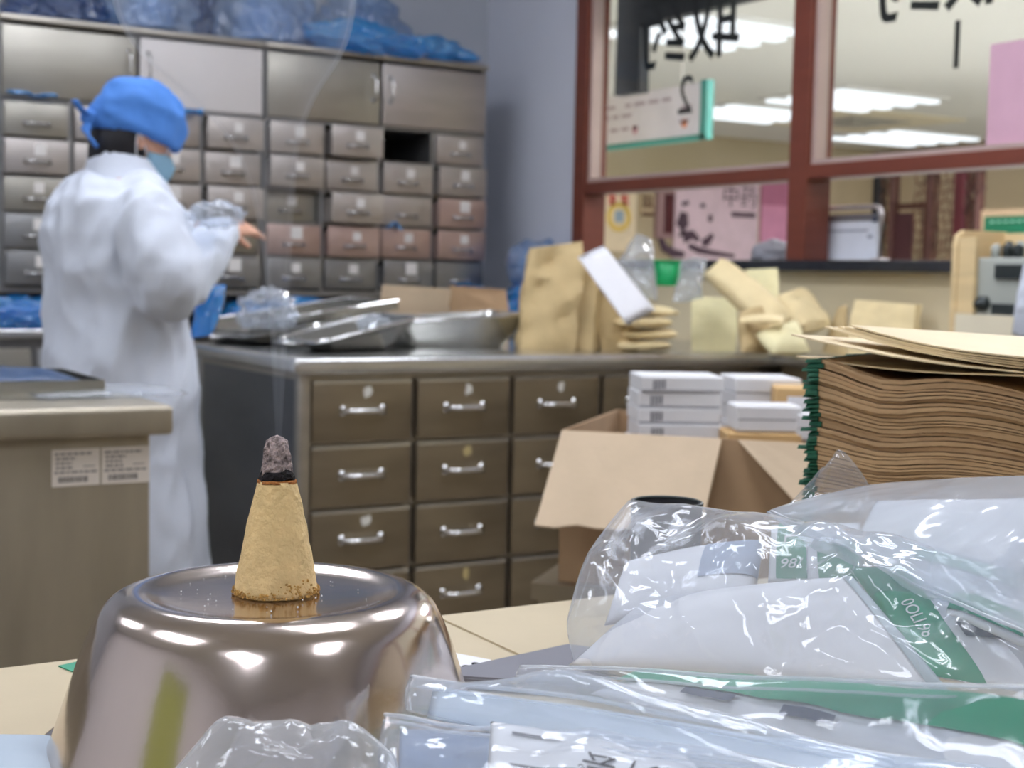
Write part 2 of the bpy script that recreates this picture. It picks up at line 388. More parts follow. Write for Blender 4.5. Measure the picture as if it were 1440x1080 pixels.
for x, y, w in ((-1.3, -1.2, 'over the room behind the desk, left'), (-1.3, 1.3, 'left of the desk'), (-1.3, 3.6, 'left of the person'), (1.1, -1.2, 'behind the desk, window side'), (1.1, 1.3, 'over the moxa bowl'), (1.1, 3.6, 'over the person and counter'), (2.35, 2.3, 'added over the cartons to brighten the window side')):  # the last lamp is added to brighten the counter bags and boxes
    ceiling_lamp(x, y, CEIL, 0.62, 1.2, 3, TUBE, 'louvered fluorescent pharmacy ceiling lamp '+w, 'pharmacy ceiling lamps', 'y')
for x, y, lx, ly, n, lab in ((5.75, 7.3, 1.15, 1.0, 4, 'bright hall ceiling lamp nearest the window, behind the pickup lettering'),
                             (8.9, 9.2, 1.2, 1.1, 4, 'bright hall ceiling lamp seen high in the right window pane'),
                             (8.9, 10.55, 1.2, 1.0, 4, 'bright hall ceiling lamp at the right end of the hanging sign'),
                             (11.6, 11.2, 1.3, 1.2, 4, 'bright hall ceiling lamp farthest off in the right pane'),
                             (5.75, 4.2, 1.2, 1.1, 4, 'fill lamp added on the hall ceiling outside the view, over the counter'),
                             (8.9, 5.2, 1.2, 1.1, 4, 'fill lamp added on the hall ceiling outside the view, in mid hall'),
                             (8.9, 1.5, 1.2, 1.1, 4, 'fill lamp added on the hall ceiling outside the view, near the hall front')):
    ceiling_lamp(x, y, HZ, lx, ly, n, HTUBE_FILL if 'outside' in lab else HTUBE, lab)
# hall ceiling air vent
t = thing('ceiling_vent', 'square grey air vent in a cream panel on the hall ceiling', 'vent', (10.1, 10.4, HZ))
bm = new(); box(bm, (-0.75, -0.75, -0.02), (0.75, 0.75, -0.0005)); obj('panel', bm, mat('cream_vent_panel', (232, 222, 196), 0.7), t, False, False)
for i in range(5):
    bm = new(); s = 0.38-i*0.075
    box(bm, (-s, -s, -0.03-0.008*i), (s, s, -0.022-0.008*i)); obj('vane', bm, mat('vent_grey%d' % (i % 2), (150, 148, 142) if i % 2 else (186, 182, 172), 0.5), t, False, False)

# hanging sign with teal edge
t = thing('hanging_sign', 'white hanging direction sign with teal edge beyond the left pane', 'sign', (4.2, 5.75, 1.78))
bm = new(); box(bm, (4.2, 5.33, 1.80), (4.23, 6.3, 2.04)); obj('board', bm, mat('sign_white', (228, 222, 226), 0.5), t, False)
bm = new(); box(bm, (4.195, 5.29, 1.775), (4.235, 6.3, 1.80)); box(bm, (4.195, 5.28, 1.775), (4.235, 5.33, 2.05)); obj('edge_band', bm, mat('teal_edge', (66, 150, 138), 0.5), t, False)
for y in (5.5, 6.1):
    bm = new(); tube(bm, [(4.215, y, 2.04), (4.215, y, HZ)], 0.004, 6); obj('hanging_rod', bm, CHROME, t)
rnd = random.Random(3)
bm = new()
for row, z in enumerate((1.985, 1.935, 1.87)):
    y = 6.25
    while y > 5.42:
        w = rnd.uniform(0.03, 0.09)
        if rnd.random() < 0.6: box(bm, (4.197, y-w, z-0.008), (4.2, y, z+0.008))
        y -= w+0.03
o = obj('printed_line', bm, mat('sign_print', (170, 150, 160), 0.6), t, False); o['kind'] = 'stuff'
for i, y in enumerate((6.15, 5.85, 5.45)):
    bm = new(); lathe(bm, [(0.0, 0), (0.022, 0), (0.022, 0.003), (0, 0.003)], 20)
    bm.transform(frame_mtx((4.2, y, 1.86), (0, -1, 0), (0, 0, 1)))
    obj('arrow_dot', bm, mat('dot%d' % i, ((214, 130, 140), (206, 150, 160), (236, 150, 110))[i], 0.5), t)

# black L-shaped board hung just behind the left pane
t = thing('display_board', 'black hanging board with downturned end just behind the left pane', 'board', (3.42, 4.6, 1.87))
bm = new(); box(bm, (3.40, 4.0, 2.135), (3.45, 4.885, 2.5)); obj('header', bm, BLACK, t, False)
bm = new(); box(bm, (3.40, 4.72, 1.868), (3.45, 4.885, 2.135)); obj('end_panel', bm, BLACK, t, False)
for y in (4.1, 4.8):
    bm = new(); tube(bm, [(3.425, y, 2.5), (3.425, y, HZ)], 0.01, 8); obj('hanging_rod', bm, BLACK, t)

# posters on the far hall wall (plane Y = HY)
def wallrect(bm, x0, y0, x1, y1, d0, d1):
    a = onY(x0, y1, HY); b = onY(x1, y0, HY)
    box(bm, (a.x, HY-d1, a.z), (b.x, HY-d0, b.z))
def wposter(name, label, rect, rgb, cat='poster', dep=0.03):
    t = thing(name, label, cat, onY((rect[0]+rect[2])/2, rect[3], HY))
    bm = new(); wallrect(bm, *rect, 0.0, dep); obj('board', bm, mat(name+'_board%d' % rect[0], rgb, 0.6), t, False)
    return t
t = wposter('wall_poster', 'cream poster with red heading glyphs beside the left frame post', (826, 272, 893, 352), (240, 224, 192))
bm = new()
for i in range(3):
    x = 836+i*17
    for r in ((x, 276, x+11, 279), (x+2, 281, x+10, 283), (x, 285, x+12, 287), (x+4, 274, x+7, 292)): wallrect(bm, *r, 0.03, 0.036)
obj('red_heading', bm, mat('poster_red', (228, 84, 80), 0.6), t, False)
a = onY(868, 305, HY); bm = new(); lathe(bm, [(0.10, 0), (0.16, 0), (0.16, 0.006), (0.10, 0.006)], 24); bm.transform(frame_mtx((a.x, HY-0.03, a.z), (1, 0, 0), (0, 0, 1)))
obj('yellow_ring', bm, mat('poster_yellow', (244, 214, 120), 0.6), t)
bm = new(); wallrect(bm, 862, 297, 874, 312, 0.036, 0.04); obj('blue_motif', bm, mat('poster_blue', (160, 184, 200), 0.6), t, False)
t = wposter('calligraphy_plaque', 'small brown calligraphy plaque beside the cream poster', (899, 274, 918, 303), (214, 194, 160), 'plaque')
bm = new()
for r in ((901, 276, 915, 279), (901, 284, 915, 287), (901, 291, 916, 293), (903, 276, 906, 292), (911, 276, 914, 292), (900, 299, 917, 303)): wallrect(bm, *r, 0.03, 0.036)
obj('brush_stroke', bm, mat('brush_brown', (90, 58, 40), 0.6), t, False)
t = wposter('wall_panel', 'dark maroon door panel with mauve frame left of the pink poster', (919, 268, 945, 335), (164, 134, 136), 'panel', 0.05)
bm = new(); wallrect(bm, 930, 274, 943, 328, 0.05, 0.07); obj('leaf', bm, MAROON, t, False)
t = wposter('wall_poster', 'pale pink poster with an ink drawing of seated figures', (945, 254, 1066, 364), (232, 210, 222))
pm = mat('ink_drawing', (92, 74, 88), 0.7)
def ink(x, y, pts, rad, dd=0.036):
    bm = new(); tube(bm, [(lambda q: (q.x, HY-dd, q.z))(onY(px, py, HY)) for px, py in pts], rad, 8, True, 1.0)
    for v in bm.verts: v.co.y = HY-0.03-(0.006 if v.co.y < HY-dd else 0.0)
    return obj('ink_figure', bm, pm, t)
ink(0, 0, [(961, 283), (962, 289)], 0.05)
ink(0, 0, [(960, 299), (957, 316), (958, 332)], [0.05, 0.09, 0.08])
ink(0, 0, [(958, 334), (972, 330), (980, 338)], [0.07, 0.05, 0.03])
ink(0, 0, [(986, 286), (986, 292)], 0.035)
ink(0, 0, [(997, 302), (996, 312)], 0.03)
ink(0, 0, [(985, 342), (992, 340), (1000, 330)], [0.04, 0.05, 0.03])
ink(0, 0, [(966, 345), (980, 352), (1000, 356), (1030, 360)], [0.03, 0.04, 0.03, 0.02])
ink(0, 0, [(925, 332), (932, 348), (944, 356), (960, 358)], [0.03, 0.05, 0.05, 0.03], 0.036)
a = onY(1038, 279, HY)
text_mesh('poster_lettering', '中药', 0.26, pm, frame_mtx((a.x, HY-0.032, a.z), (1, 0, 0), (0, 0, 1)), t, 0.002)
bm = new(); wallrect(bm, 1026, 300, 1060, 305, 0.03, 0.034); obj('printed_line', bm, pm, t, False)
t = wposter('wall_poster', 'deep pink poster strip beside the middle frame post', (1067, 250, 1121, 352), (222, 156, 190))
bm = new(); wallrect(bm, 1067, 252, 1118, 288, 0.03, 0.036); obj('darker_band', bm, mat('mauve_band', (188, 120, 150), 0.6), t, False)
# grey draped heap on the sill outside
bm = new(); c = onX(1090, 352, 3.42); blob(bm, (3.42, c.y, 1.215), (0.07, 0.075, 0.045), 4, 0.3, 4, 7, -0.5)
tag(obj('grey_pouch', bm, mat('grey_cloth', (170, 170, 178), 0.7)), 'small grey pouch lying on the black sill by the middle post', 'pouch')

# table sign on the sill
t = thing('sill_sign', 'white notice in a rounded silver frame standing on the black sill', 'sign', (3.32, 3.30, 1.19))
a = onX(1142, 368, 3.32); b = onX(1240, 290, 3.32)
y0, y1, zt = b.y, a.y, b.z
bm = new(); box(bm, (3.315, y0+0.012, 1.195), (3.33, y1-0.012, zt-0.03)); obj('notice', bm, mat('notice_white', (234, 238, 248), 0.5), t, False)
bm = new(); R = 0.03
pts = [(3.32, y0, 1.195), (3.32, y0, zt-R)]+[(3.32, y0+R-R*math.cos(q*math.pi/10), zt-R+R*math.sin(q*math.pi/10)) for q in range(1, 6)]
pts += [(3.32, y1-R+R*math.sin(q*math.pi/10), zt-R+R*math.cos(q*math.pi/10)) for q in range(0, 6)]+[(3.32, y1, 1.195)]
tube(bm, pts, 0.008, 8); obj('rounded_frame', bm, mat('silver_frame', (206, 200, 200), 0.35, 0.5), t)
bm = new(); box(bm, (3.313, y0+0.012, zt-0.045), (3.33, y1-0.012, zt-0.022)); obj('clip_bar', bm, mat('clip_grey', (130, 126, 130), 0.4, 0.3), t, False)
for y in (y0+0.02, y1-0.02):
    bm = new(); box(bm, (3.308, y-0.008, zt-0.05), (3.314, y+0.008, zt-0.03)); bevel(bm, 0.002); obj('corner_clip', bm, NAVY, t)
bm = new(); box(bm, (3.313, y0+0.05, zt-0.078), (3.315, y1-0.05, zt-0.072)); box(bm, (3.313, y0+0.03, zt-0.1), (3.315, y0+0.05, zt-0.09)); box(bm, (3.313, y1-0.05, zt-0.1), (3.315, y1-0.03, zt-0.09))
obj('printed_line', bm, mat('notice_print', (160, 165, 180), 0.6), t, False)
bm = new(); box(bm, (3.313, y1-0.075, zt-0.132), (3.315, y1-0.02, zt-0.12)); obj('blue_bar', bm, mat('notice_blue', (110, 168, 222), 0.6), t, False)
for y in (y0, y1):
    bm = new(); box(bm, (3.29, y-0.012, 1.19), (3.35, y+0.012, 1.2)); bevel(bm, 0.003); obj('foot', bm, mat('silver_frame', (0, 0, 0)), t)

# carved wooden screen in the hall, plane X = 9
SX = 9.0
def srect(bm, x0, y0, x1, y1, d0=0.0, d1=0.08):
    a = onX(x0, y1, SX); b = onX(x1, y0, SX)
    box(bm, (SX+d0, b.y, a.z), (SX+d1, a.y, b.z))
t = thing('carved_screen', 'dark carved wooden screen doorway with lattice beyond the right pane', 'screen', (SX, 8.4, 0))
def spost(x0, x1, m, name='post'):
    a = onX(x0, 330, SX); b = onX(x1, 330, SX); bm = new(); box(bm, (SX, b.y, 0.0), (SX+0.1, a.y, 2.12)); bevel(bm, 0.008); obj(name, bm, m, t)
spost(1224, 1233, BLACK); spost(1247, 1252, WOODD); spost(1298, 1306, WOODD); spost(1338, 1353, MAROON); spost(1366, 1371, WOODD)
a = onX(1224, 330, SX); b = onX(1500, 330, SX)
bm = new(); box(bm, (SX-0.01, b.y, 2.12), (SX+0.11, a.y, 2.24)); obj('lintel', bm, WOODD, t, False)
a = onX(1253, 330, SX); b = onX(1297, 330, SX)
bm = new(); box(bm, (SX+0.02, b.y, 1.75), (SX+0.06, a.y, 1.80)); box(bm, (SX+0.02, b.y, 0), (SX+0.06, b.y+0.02, 1.75)); obj('door_rail', bm, WOODD, t, False)
bm = new(); a2 = onX(1254, 330, SX); b2 = onX(1278, 330, SX); box(bm, (SX+0.03, b2.y, 0.0), (SX+0.06, a2.y, 1.72)); obj('door_leaf', bm, mat('plum_wood', (70, 40, 46), 0.5), t, False)
for (x0, x1) in ((1233, 1247), (1280, 1297), (1307, 1337), (1354, 1366)):
    a = onX(x0, 330, SX); b = onX(x1, 330, SX); w = a.y-b.y; nb = max(2, int(w/0.055))
    bm = new(); rr = random.Random(x0)
    for i in range(nb+1):
        y = b.y+w*i/nb
        tube(bm, [(SX+0.04, y+0.012*math.sin(q*1.3+i), 1.0+q*0.08) for q in range(15)], 0.009, 5, True)
    for q in range(15):
        z = 1.0+q*0.08
        tube(bm, [(SX+0.045, b.y+w*s/4, z+0.015*math.sin(s*2.1+q)) for s in range(5)], 0.007, 5, True)
    o = obj('lattice', bm, mat('lattice_wood', (104, 74, 58), 0.5, 0, 0.2, 6), t); o['kind'] = 'stuff'
bm = new(); a = onX(1367, 330, SX)
for (p, q) in (((1352, 305), (1385, 262)), ((1352, 290), (1372, 258)), ((1352, 275), (1362, 256)), ((1360, 290), (1352, 262))):
    tube(bm, [onX(p[0], p[1], SX+0.02), onX(q[0], q[1], SX+0.02)], 0.018, 6)
obj('corner_bracket', bm, WOODD, t)
# green sign board in the hall
t = thing('green_sign', 'dark green sign board in a pale frame at the right edge', 'sign', onX(1420, 335, 7.5))
a = onX(1378, 345, 7.5); b = onX(1480, 292, 7.5)
bm = new(); box(bm, (7.5, b.y, a.z-0.1), (7.54, a.y, b.z)); obj('frame', bm, mat('pale_sign_frame', (196, 170, 140), 0.5), t, False)
bm = new(); box(bm, (7.485, b.y+0.03, a.z-0.07), (7.5, a.y-0.04, b.z-0.045)); obj('green_panel', bm, mat('deep_green', (26, 104, 76), 0.5), t, False)
bm = new()
for i in range(6):
    y = a.y-0.09-i*0.055; box(bm, (7.48, y-0.03, b.z-0.085), (7.486, y, b.z-0.075))
obj('printed_line', bm, GREEN_L, t, False)
bm = new(); box(bm, (7.49, (a.y+b.y)/2-0.03, 0), (7.52, (a.y+b.y)/2+0.03, a.z-0.1)); box(bm, (7.4, (a.y+b.y)/2-0.15, 0), (7.6, (a.y+b.y)/2+0.15, 0.02)); obj('stand', bm, CHROME, t, False)

# ------------------------------------------------------------------ back cabinet units
def handle_bm(w, proj, th, mtx=None):
    """cup-bar pull: an arched bar on two feet, along local x, projecting to -y"""
    bm = new()
    pts = []
    for i in range(13):
        s = i/12; pts.append((w*(s-0.5), -proj*min(1, math.sin(math.pi*s)*1.9), 0))
    tube(bm, pts, th, 8, True, 0.7)
    box(bm, (-w*0.55, -0.004, -th*1.2), (-w*0.40, 0.0005, th*1.2)); box(bm, (w*0.40, -0.004, -th*1.2), (w*0.55, 0.0005, th*1.2))
    if mtx: bm.transform(mtx)
    return bm
CF = 5.15
DOOR_GLARE = mat('door_painted_reflection', (222, 216, 214), 0.45, 0.1, 0.02, 3)  # bright reflection on a steel door, put into its base colour
rnd = random.Random(11)
TINT = [STEEL_B, mat('rosy_steel', (192, 168, 160), 0.38, 0.8, 0.08, 3, 0.04, 30, (1, 1, 5)), mat('olive_steel', (166, 162, 152), 0.36, 0.85, 0.08, 3, 0.04, 30, (1, 1, 5)), mat('grey_steel', (150, 150, 150), 0.36, 0.85, 0.08, 3, 0.04, 30, (1, 1, 5))]
def cabinet_unit(x0, x1, label, holes, tints):
    t = thing('medicine_cabinet', label, 'cabinet', ((x0+x1)/2, CF+0.2, 0.9), 0, None)
    w = x1-x0; z0, z1, zd, zb = 1.04, 1.975, 1.69, 1.045
    bm = new()
    box(bm, (x0, CF+0.02, zb-0.019), (x0+0.018, BY-0.02, z1-0.02)); box(bm, (x1-0.018, CF+0.02, zb-0.019), (x1, BY-0.02, z1-0.02)); box(bm, (x0, BY-0.12, 0.9), (x0+0.018, BY-0.02, zb-0.02)); box(bm, (x1-0.018, BY-0.12, 0.9), (x1, BY-0.02, zb-0.02))
    box(bm, (x0, BY-0.03, 0.9), (x1, BY-0.015, z1-0.02))
    box(bm, (x0-0.0, CF+0.012, zd), (x1, BY-0.03, zd+0.016)); box(bm, (x0, CF+0.012, zb-0.02), (x1, BY-0.03, zb))
    cw = w/4; rh = (zd-zb)/5
    for c in range(1, 4): box(bm, (x0+c*cw-0.008, CF+0.016, zb), (x0+c*cw+0.008, BY-0.03, zd))
    for r in range(1, 5): box(bm, (x0+0.018, CF+0.018, zb+r*rh-0.004), (x1-0.018, BY-0.03, zb+r*rh+0.004))
    obj('carcass', bm, TINT[3], t, False)
    bm = new(); box(bm, (x0+0.019, BY-0.06, 0.9), (x1-0.019, BY-0.031, zd)); obj('back_panel', bm, DARKGAP, t, False)
    bm = new(); box(bm, (x0-0.002, CF-0.012, z1-0.019), (x1+0.002, BY-0.01, z1+0.005)); bevel(bm, 0.006); obj('top', bm, STEEL, t)
    for s in (0, 1):
        a = x0+0.006+s*w/2; b = a+w/2-0.012
        bm = new(); box(bm, (a, CF-0.004, zd+0.012), (b, CF+0.016, z1-0.03)); bevel(bm, 0.005)
        d = obj('door', bm, (DOOR_GLARE if s and x0 < 1.5 else STEEL_B if s else TINT[2]), t)
        hx = b-0.03 if s == 0 else a+0.03
        bm = handle_bm(0.10, 0.028, 0.006, Matrix.Translation((hx, CF-0.004, (zd+z1)/2+0.01)) @ Matrix.Rotation(math.pi/2, 4, 'Y')); obj('handle', bm, CHROME, d)
    for r in range(5):
        for c in range(4):
            if (r, c) in holes and holes[(r, c)] is None: continue
            zz1 = zd-r*rh-0.005; zz0 = zz1-rh+0.011
            a = x0+c*cw+0.012; b = a+cw-0.024
            out = holes.get((r, c), rnd.choice((0.0, 0.0, 0.004, 0.012, 0.03)))
            yf = CF-out
            if out < 0: yf = CF-out
            bm = new(); box(bm, (a-0.001, yf, zz0+0.001), (b+0.001, yf+0.014, zz1-0.001)); bevel(bm, 0.004)
            box(bm, (a, yf+0.014, zz0+0.004), (b, yf+0.30, zz1-0.02))
            d = obj('drawer', bm, TINT[tints.get((r, c), 0)], t, True, split=35)
            mx = (a+b)/2; mz = zz0+0.042
            bm = handle_bm(0.085, 0.022, 0.0075, Matrix.Translation((mx, yf, mz))); obj('handle', bm, CHROME, d)
            if rnd.random() < 0.8:
                bm = new(); q = rnd.uniform(0.016, 0.024); box(bm, (mx-q+0.01, yf-0.0015, mz+0.022), (mx+q+0.01, yf-0.0003, mz+0.022+2*q)); bevel(bm, 0.0004, 1)
                obj('paper_tag', bm, mat('tag_paper', (226, 222, 218), 0.7), d, False)
    return t
cabinet_unit(1.02, 1.975, 'left steel medicine drawer cabinet behind the pharmacist', {(0, 3): 0.03, (2, 3): 0.035, (2, 2): 0.02, (3, 3): -0.02, (1, 0): 0.02},
             {(0, 0): 2, (3, 0): 3, (4, 0): 3, (4, 1): 3, (4, 2): 3, (4, 3): 3, (2, 0): 2, (3, 3): 2})
cabinet_unit(1.982, 2.945, 'right steel medicine drawer cabinet with an empty drawer slot', {(0, 2): None, (0, 1): 0.05, (2, 1): 0.06, (2, 0): -0.05, (0, 0): 0.025, (1, 0): 0.03},
             {(2, 0): 2, (3, 0): 1, (3, 1): 1, (3, 2): 1, (3, 3): 1, (4, 0): 3, (4, 1): 3, (4, 2): 3, (4, 3): 3, (2, 3): 1})
# base cabinets below it
def base_unit(x0, x1, label):
    t = thing('base_cabinet', label, 'cabinet', ((x0+x1)/2, CF+0.15, 0))
    bm = new(); box(bm, (x0, CF, 0.06), (x1, BY-0.01, 0.865)); obj('carcass', bm, TINT[3], t, False)
    bm = new(); box(bm, (x0+0.02, CF+0.04, 0), (x1-0.02, BY-0.02, 0.06)); obj('plinth', bm, BLACK, t, False)
    w = (x1-x0)/3
    for i in range(3):
        a = x0+i*w
        bm = new(); box(bm, (a+0.01, CF-0.016, 0.08), (a+w-0.01, CF, 0.83)); bevel(bm, 0.004); d = obj('door', bm, TINT[2] if i == 0 else TINT[3], t)
        bm = handle_bm(0.09, 0.022, 0.007, Matrix.Translation((a+w-0.05, CF-0.016, 0.7)) @ Matrix.Rotation(math.pi/2, 4, 'Y')); obj('handle', bm, CHROME, d)
        bm = new(); box(bm, (a+0.2*w, CF-0.0175, 0.70), (a+0.2*w+0.03, CF-0.0162, 0.79)); obj('paper_tag', bm, mat('tag_paper', (0, 0, 0)), d, False)
base_unit(0.7, 1.975, 'left steel base cabinet under the drawer cabinet')
base_unit(1.98, 2.945, 'right steel base cabinet under the drawer cabinet')
bm = new(); box(bm, (0.69, CF-0.05, 0.866), (3.19, BY-0.005, 0.899)); bevel(bm, 0.006)
tag(obj('steel_worktop', bm, STEEL_T), 'long steel worktop under the back drawer cabinets', 'worktop')

# ------------------------------------------------------------------ plastic bags
def bag(px, D_or_pt, r, seed, m, label, name='plastic_bag', amp=0.36, knot=None, flat=None, rz=0, group=None, cs=7, sub=5, inner=None):
    c = D_or_pt
    bm = new(); blob(bm, (0, 0, 0), r, seed, amp, sub, cs, flat, knot, Matrix.Rotation(rz, 4, 'Z'))
    zmin = min(v.co.z for v in bm.verts)
    o = obj(name, bm, m, None, True, False, split=None); o.location = (c[0], c[1], c[2]-zmin)
    tag(o, label, 'bag', group)
    if inner:
        bm = new(); blob(bm, (0, 0, 0), (r[0]*0.74, r[1]*0.74, r[2]*0.7), seed+5, amp*0.4, 4, 5, (flat*0.9 if flat is not None else None))
        i = obj('contents', bm, inner, o, True, False); 
    return o
LBLUE = mat('blue_bag_contents', (70, 140, 210), 0.6, 0, 0.15, 25)
PALEC = mat('pale_bag_contents', (150, 175, 205), 0.7, 0, 0.12, 25)
DBLUEC = mat('dark_bag_contents', (52, 74, 112), 0.7, 0, 0.2, 25)
TOPZ = 1.981
def topbag(px0, px1, ytop, ry, seed, m, label, **k):
    dy = k.pop('dy', 0.14); k0 = CF+dy; xm = onY((px0+px1)/2, 60, k0)
    a = onY(px0, 60, k0).x; b = onY(px1, 60, k0).x
    zt = onY((px0+px1)/2, ytop, k0).z
    return bag(None, (xm.x, k0, TOPZ), ((b-a)/2, ry, max(0.05, (zt-TOPZ)/1.45)), seed, m, label, flat=-0.03, **k)
topbag(15, 140, -25, 0.12, 1, BLUED, 'dark blue plastic bag on the cabinet top, leftmost', inner=DBLUEC)
topbag(155, 262, -35, 0.12, 2, BLUEC, 'translucent grey-blue bag on the cabinet top above the cap', inner=PALEC)
topbag(255, 320, -20, 0.09, 3, BLUED, 'small dark blue bag between two pale bags on the cabinet top', inner=DBLUEC, dy=0.32)
topbag(318, 432, -40, 0.12, 4, BLUEC, 'large pale crinkled blue bag on the cabinet top', inner=PALEC)
topbag(448, 562, -22, 0.10, 5, BLUEC, 'pale crinkled bag bulging behind the bright blue bag', inner=PALEC, dy=0.26)
bm = new(); blob(bm, (0, 0, 0), (0.2, 0.09, 0.06), 6, 0.28, 5, 8, None, (1, -0.4, -0.5)); o = obj('plastic_bag', bm, BLUEF, None, True, False)
c = onY(510, 58, CF-0.03); o.location = (c.x, CF+0.02, TOPZ+0.05); tag(o, 'bright blue plastic bag overhanging the cabinet top edge', 'bag')
bm = new(); blob(bm, (0, 0, 0), (0.15, 0.09, 0.05), 8, 0.3, 5, 8, None, (1, -0.3, -0.2)); o = obj('plastic_bag', bm, BLUEF, None, True, False)
c = onY(605, 66, CF+0.02); o.location = (c.x, CF+0.07, TOPZ+0.045); tag(o, 'bright blue plastic bag on the cabinet top, rightmost', 'bag')
# ones on the back worktop
def backbag(pxc, pyt, pyb, hw, seed, m, label, Y=5.19, **k):
    c = onY(pxc, pyb, Y); zt = onY(pxc, pyt, Y).z
    return bag(None, (c.x, Y, 0.8995), (hw, 0.085, max(0.03, (zt-0.9)/2.1)), seed, m, label, flat=-0.05, **k)
backbag(34, 412, 462, 0.125, 11, BLUEF, 'glossy blue plastic bag on the left end of the back worktop', inner=LBLUE)
backbag(345, 422, 462, 0.07, 12, BLUEF, 'blue plastic bag on the back worktop behind the clear pouch', inner=LBLUE)
backbag(412, 412, 462, 0.13, 13, BLUEF, 'round dark blue bag on the back worktop behind the steel pans', inner=LBLUE)
backbag(505, 418, 462, 0.10, 14, BLUEC, 'white and blue bag on the back worktop left of the carton', inner=WHITE)
t = thing('corner_cabinet', 'small steel corner cabinet between the drawer cabinets and window wall', 'cabinet', (3.08, 4.9, 0))
bm = new(); box(bm, (2.95, 4.74, 0.868), (3.19, 5.085, 0.8992)); bevel(bm, 0.004); obj('worktop', bm, STEEL_T, t)
bm = new(); box(bm, (2.96, 4.76, 0), (3.185, 5.08, 0.868)); obj('carcass', bm, STEEL_D, t, False)
bag(None, (3.06, 4.93, 0.8995), (0.10, 0.12, 0.11), 15, BLUEF, 'bright blue bag beside the drawer cabinet in the corner', flat=-0.09, inner=LBLUE)
bag(None, (3.08, 4.94, 1.075), (0.10, 0.13, 0.10), 16, BLUEC, 'crumpled pale blue bag stacked in the corner by the frame post', amp=0.3, flat=-0.08, inner=PALEC)
# wisps of blue film caught on drawers
def wisp(pts, rad, label, seed):
    bm = new(); tube(bm, spline(pts, 6), rad, 10, True, 0.5)
    for v in bm.verts: v.co += Vector((noise.noise(v.co*40+Vector((seed, 0, 0))), noise.noise(v.co*40+Vector((0, seed, 0))), noise.noise(v.co*40+Vector((0, 0, seed)))))*0.012
    return tag(obj('plastic_strip', bm, BLUEF), label, 'strip')
wisp([onY(x, y, CF-0.035) for x, y in ((8, 127), (28, 130), (45, 133), (60, 135), (80, 137))], 0.010, 'blue plastic strip caught on the top left drawer', 1)
wisp([onY(x, y, CF-0.045) for x, y in ((232, 152), (250, 156), (268, 156), (284, 157))], 0.019, 'short blue plastic strip hanging from a drawer beside the cap', 2)
wisp([onY(x, y, CF-0.03) for x, y in ((545, 318), (556, 314), (566, 322))], 0.010, 'pale blue plastic scrap on a right cabinet drawer', 3)
wisp([onY(x, y, CF-0.02) for x, y in ((633, 408), (652, 400), (680, 406))], 0.014, 'blue plastic scrap under the last drawer of the right cabinet', 5)

# ------------------------------------------------------------------ central counter
KY, KX0 = 3.40, 1.41
t = thing('drawer_counter', 'long steel drawer counter in the middle carrying trays and paper bags', 'counter', (2.3, 3.8, 0))
bm = new(); box(bm, (KX0-0.03, KY-0.03, 0.856), (3.2-0.002, 4.2, 0.9)); bevel(bm, 0.016, 5); obj('worktop', bm, STEEL_T, t)
bm = new(); box(bm, (KX0, KY+0.02, 0.08), (3.19, 4.17, 0.856)); obj('carcass', bm, STEEL, t, False)
bm = new(); box(bm, (KX0+0.03, KY+0.06, 0), (3.19, 4.1, 0.08)); obj('plinth', bm, BLACK, t, False)
bm = new(); box(bm, (KX0-0.006, KY-0.004, 0.06), (KX0+0.028, KY+0.03, 0.856)); bevel(bm, 0.006); obj('corner_post', bm, STEEL, t)
bm = new(); box(bm, (KX0-0.004, KY+0.03, 0.1), (KX0, 4.15, 0.84)); obj('side_panel', bm, mat('dark_side_steel', (120, 124, 130), 0.3, 0.9, 0.15, 2, 0.05, 20, (1, 1, 4)), t, False)
rnd = random.Random(5)
XB = [1.44, 1.745, 2.05, 2.355, 2.66, 2.965]
for c in range(5):
    for r in range(4):
        z1 = 0.838-r*0.171; z0 = z1-0.161; a = XB[c]; b = XB[c+1]-0.018
        yf = KY-0.002-rnd.choice((0, 0.002, 0.005))
        bm = new(); box(bm, (a, yf, z0), (b, yf+0.018, z1)); bevel(bm, 0.004)
        box(bm, (a+0.01, yf+0.018, z0+0.01), (b-0.01, yf+0.022, z1-0.02))
        d = obj('drawer', bm, STEEL_D, t, True, split=35)
        bm = new(); box(bm, (a+0.002, yf-0.002, z1-0.008), (b-0.002, yf+0.001, z1)); obj('top_edge', bm, STEEL_T, d, False)
        mx = (a+b)/2; mz = z0+0.083
        bm = handle_bm(0.12, 0.03, 0.011, Matrix.Translation((mx, yf, mz))); obj('handle', bm, CHROME, d)
        if (r + c) % 2 == 0 or r == 0:
            bm = new(); rr = random.Random(c*9+r)
            n = 9; vs = []
            for q in range(n):
                an = 2*math.pi*q/n; R = 0.017*rr.uniform(0.6, 1.3); vs.append((mx+0.012+R*math.cos(an)*0.75, mz+0.048+R*math.sin(an)))
            ring_loft(bm, [[Vector((x, yf-0.0012, z)) for x, z in vs], [Vector((x, yf-0.0002, z)) for x, z in vs]])
            obj('label_scrap', bm, mat('scrap%d' % (r % 2), ((226, 224, 214), (188, 170, 120))[r % 2], 0.7), d, False)
# narrow side counter along the window wall
t = thing('side_counter', 'narrow steel side counter along the window wall behind the paper stack', 'counter', (3.09, 2.4, 0))
bm = new(); box(bm, (2.97, 1.4, 0.862), (3.198, KY-0.032, 0.9)); bevel(bm, 0.006); obj('worktop', bm, STEEL_T, t)
bm = new(); box(bm, (2.99, 1.42, 0), (3.195, KY-0.05, 0.862)); obj('carcass', bm, STEEL_D, t, False)

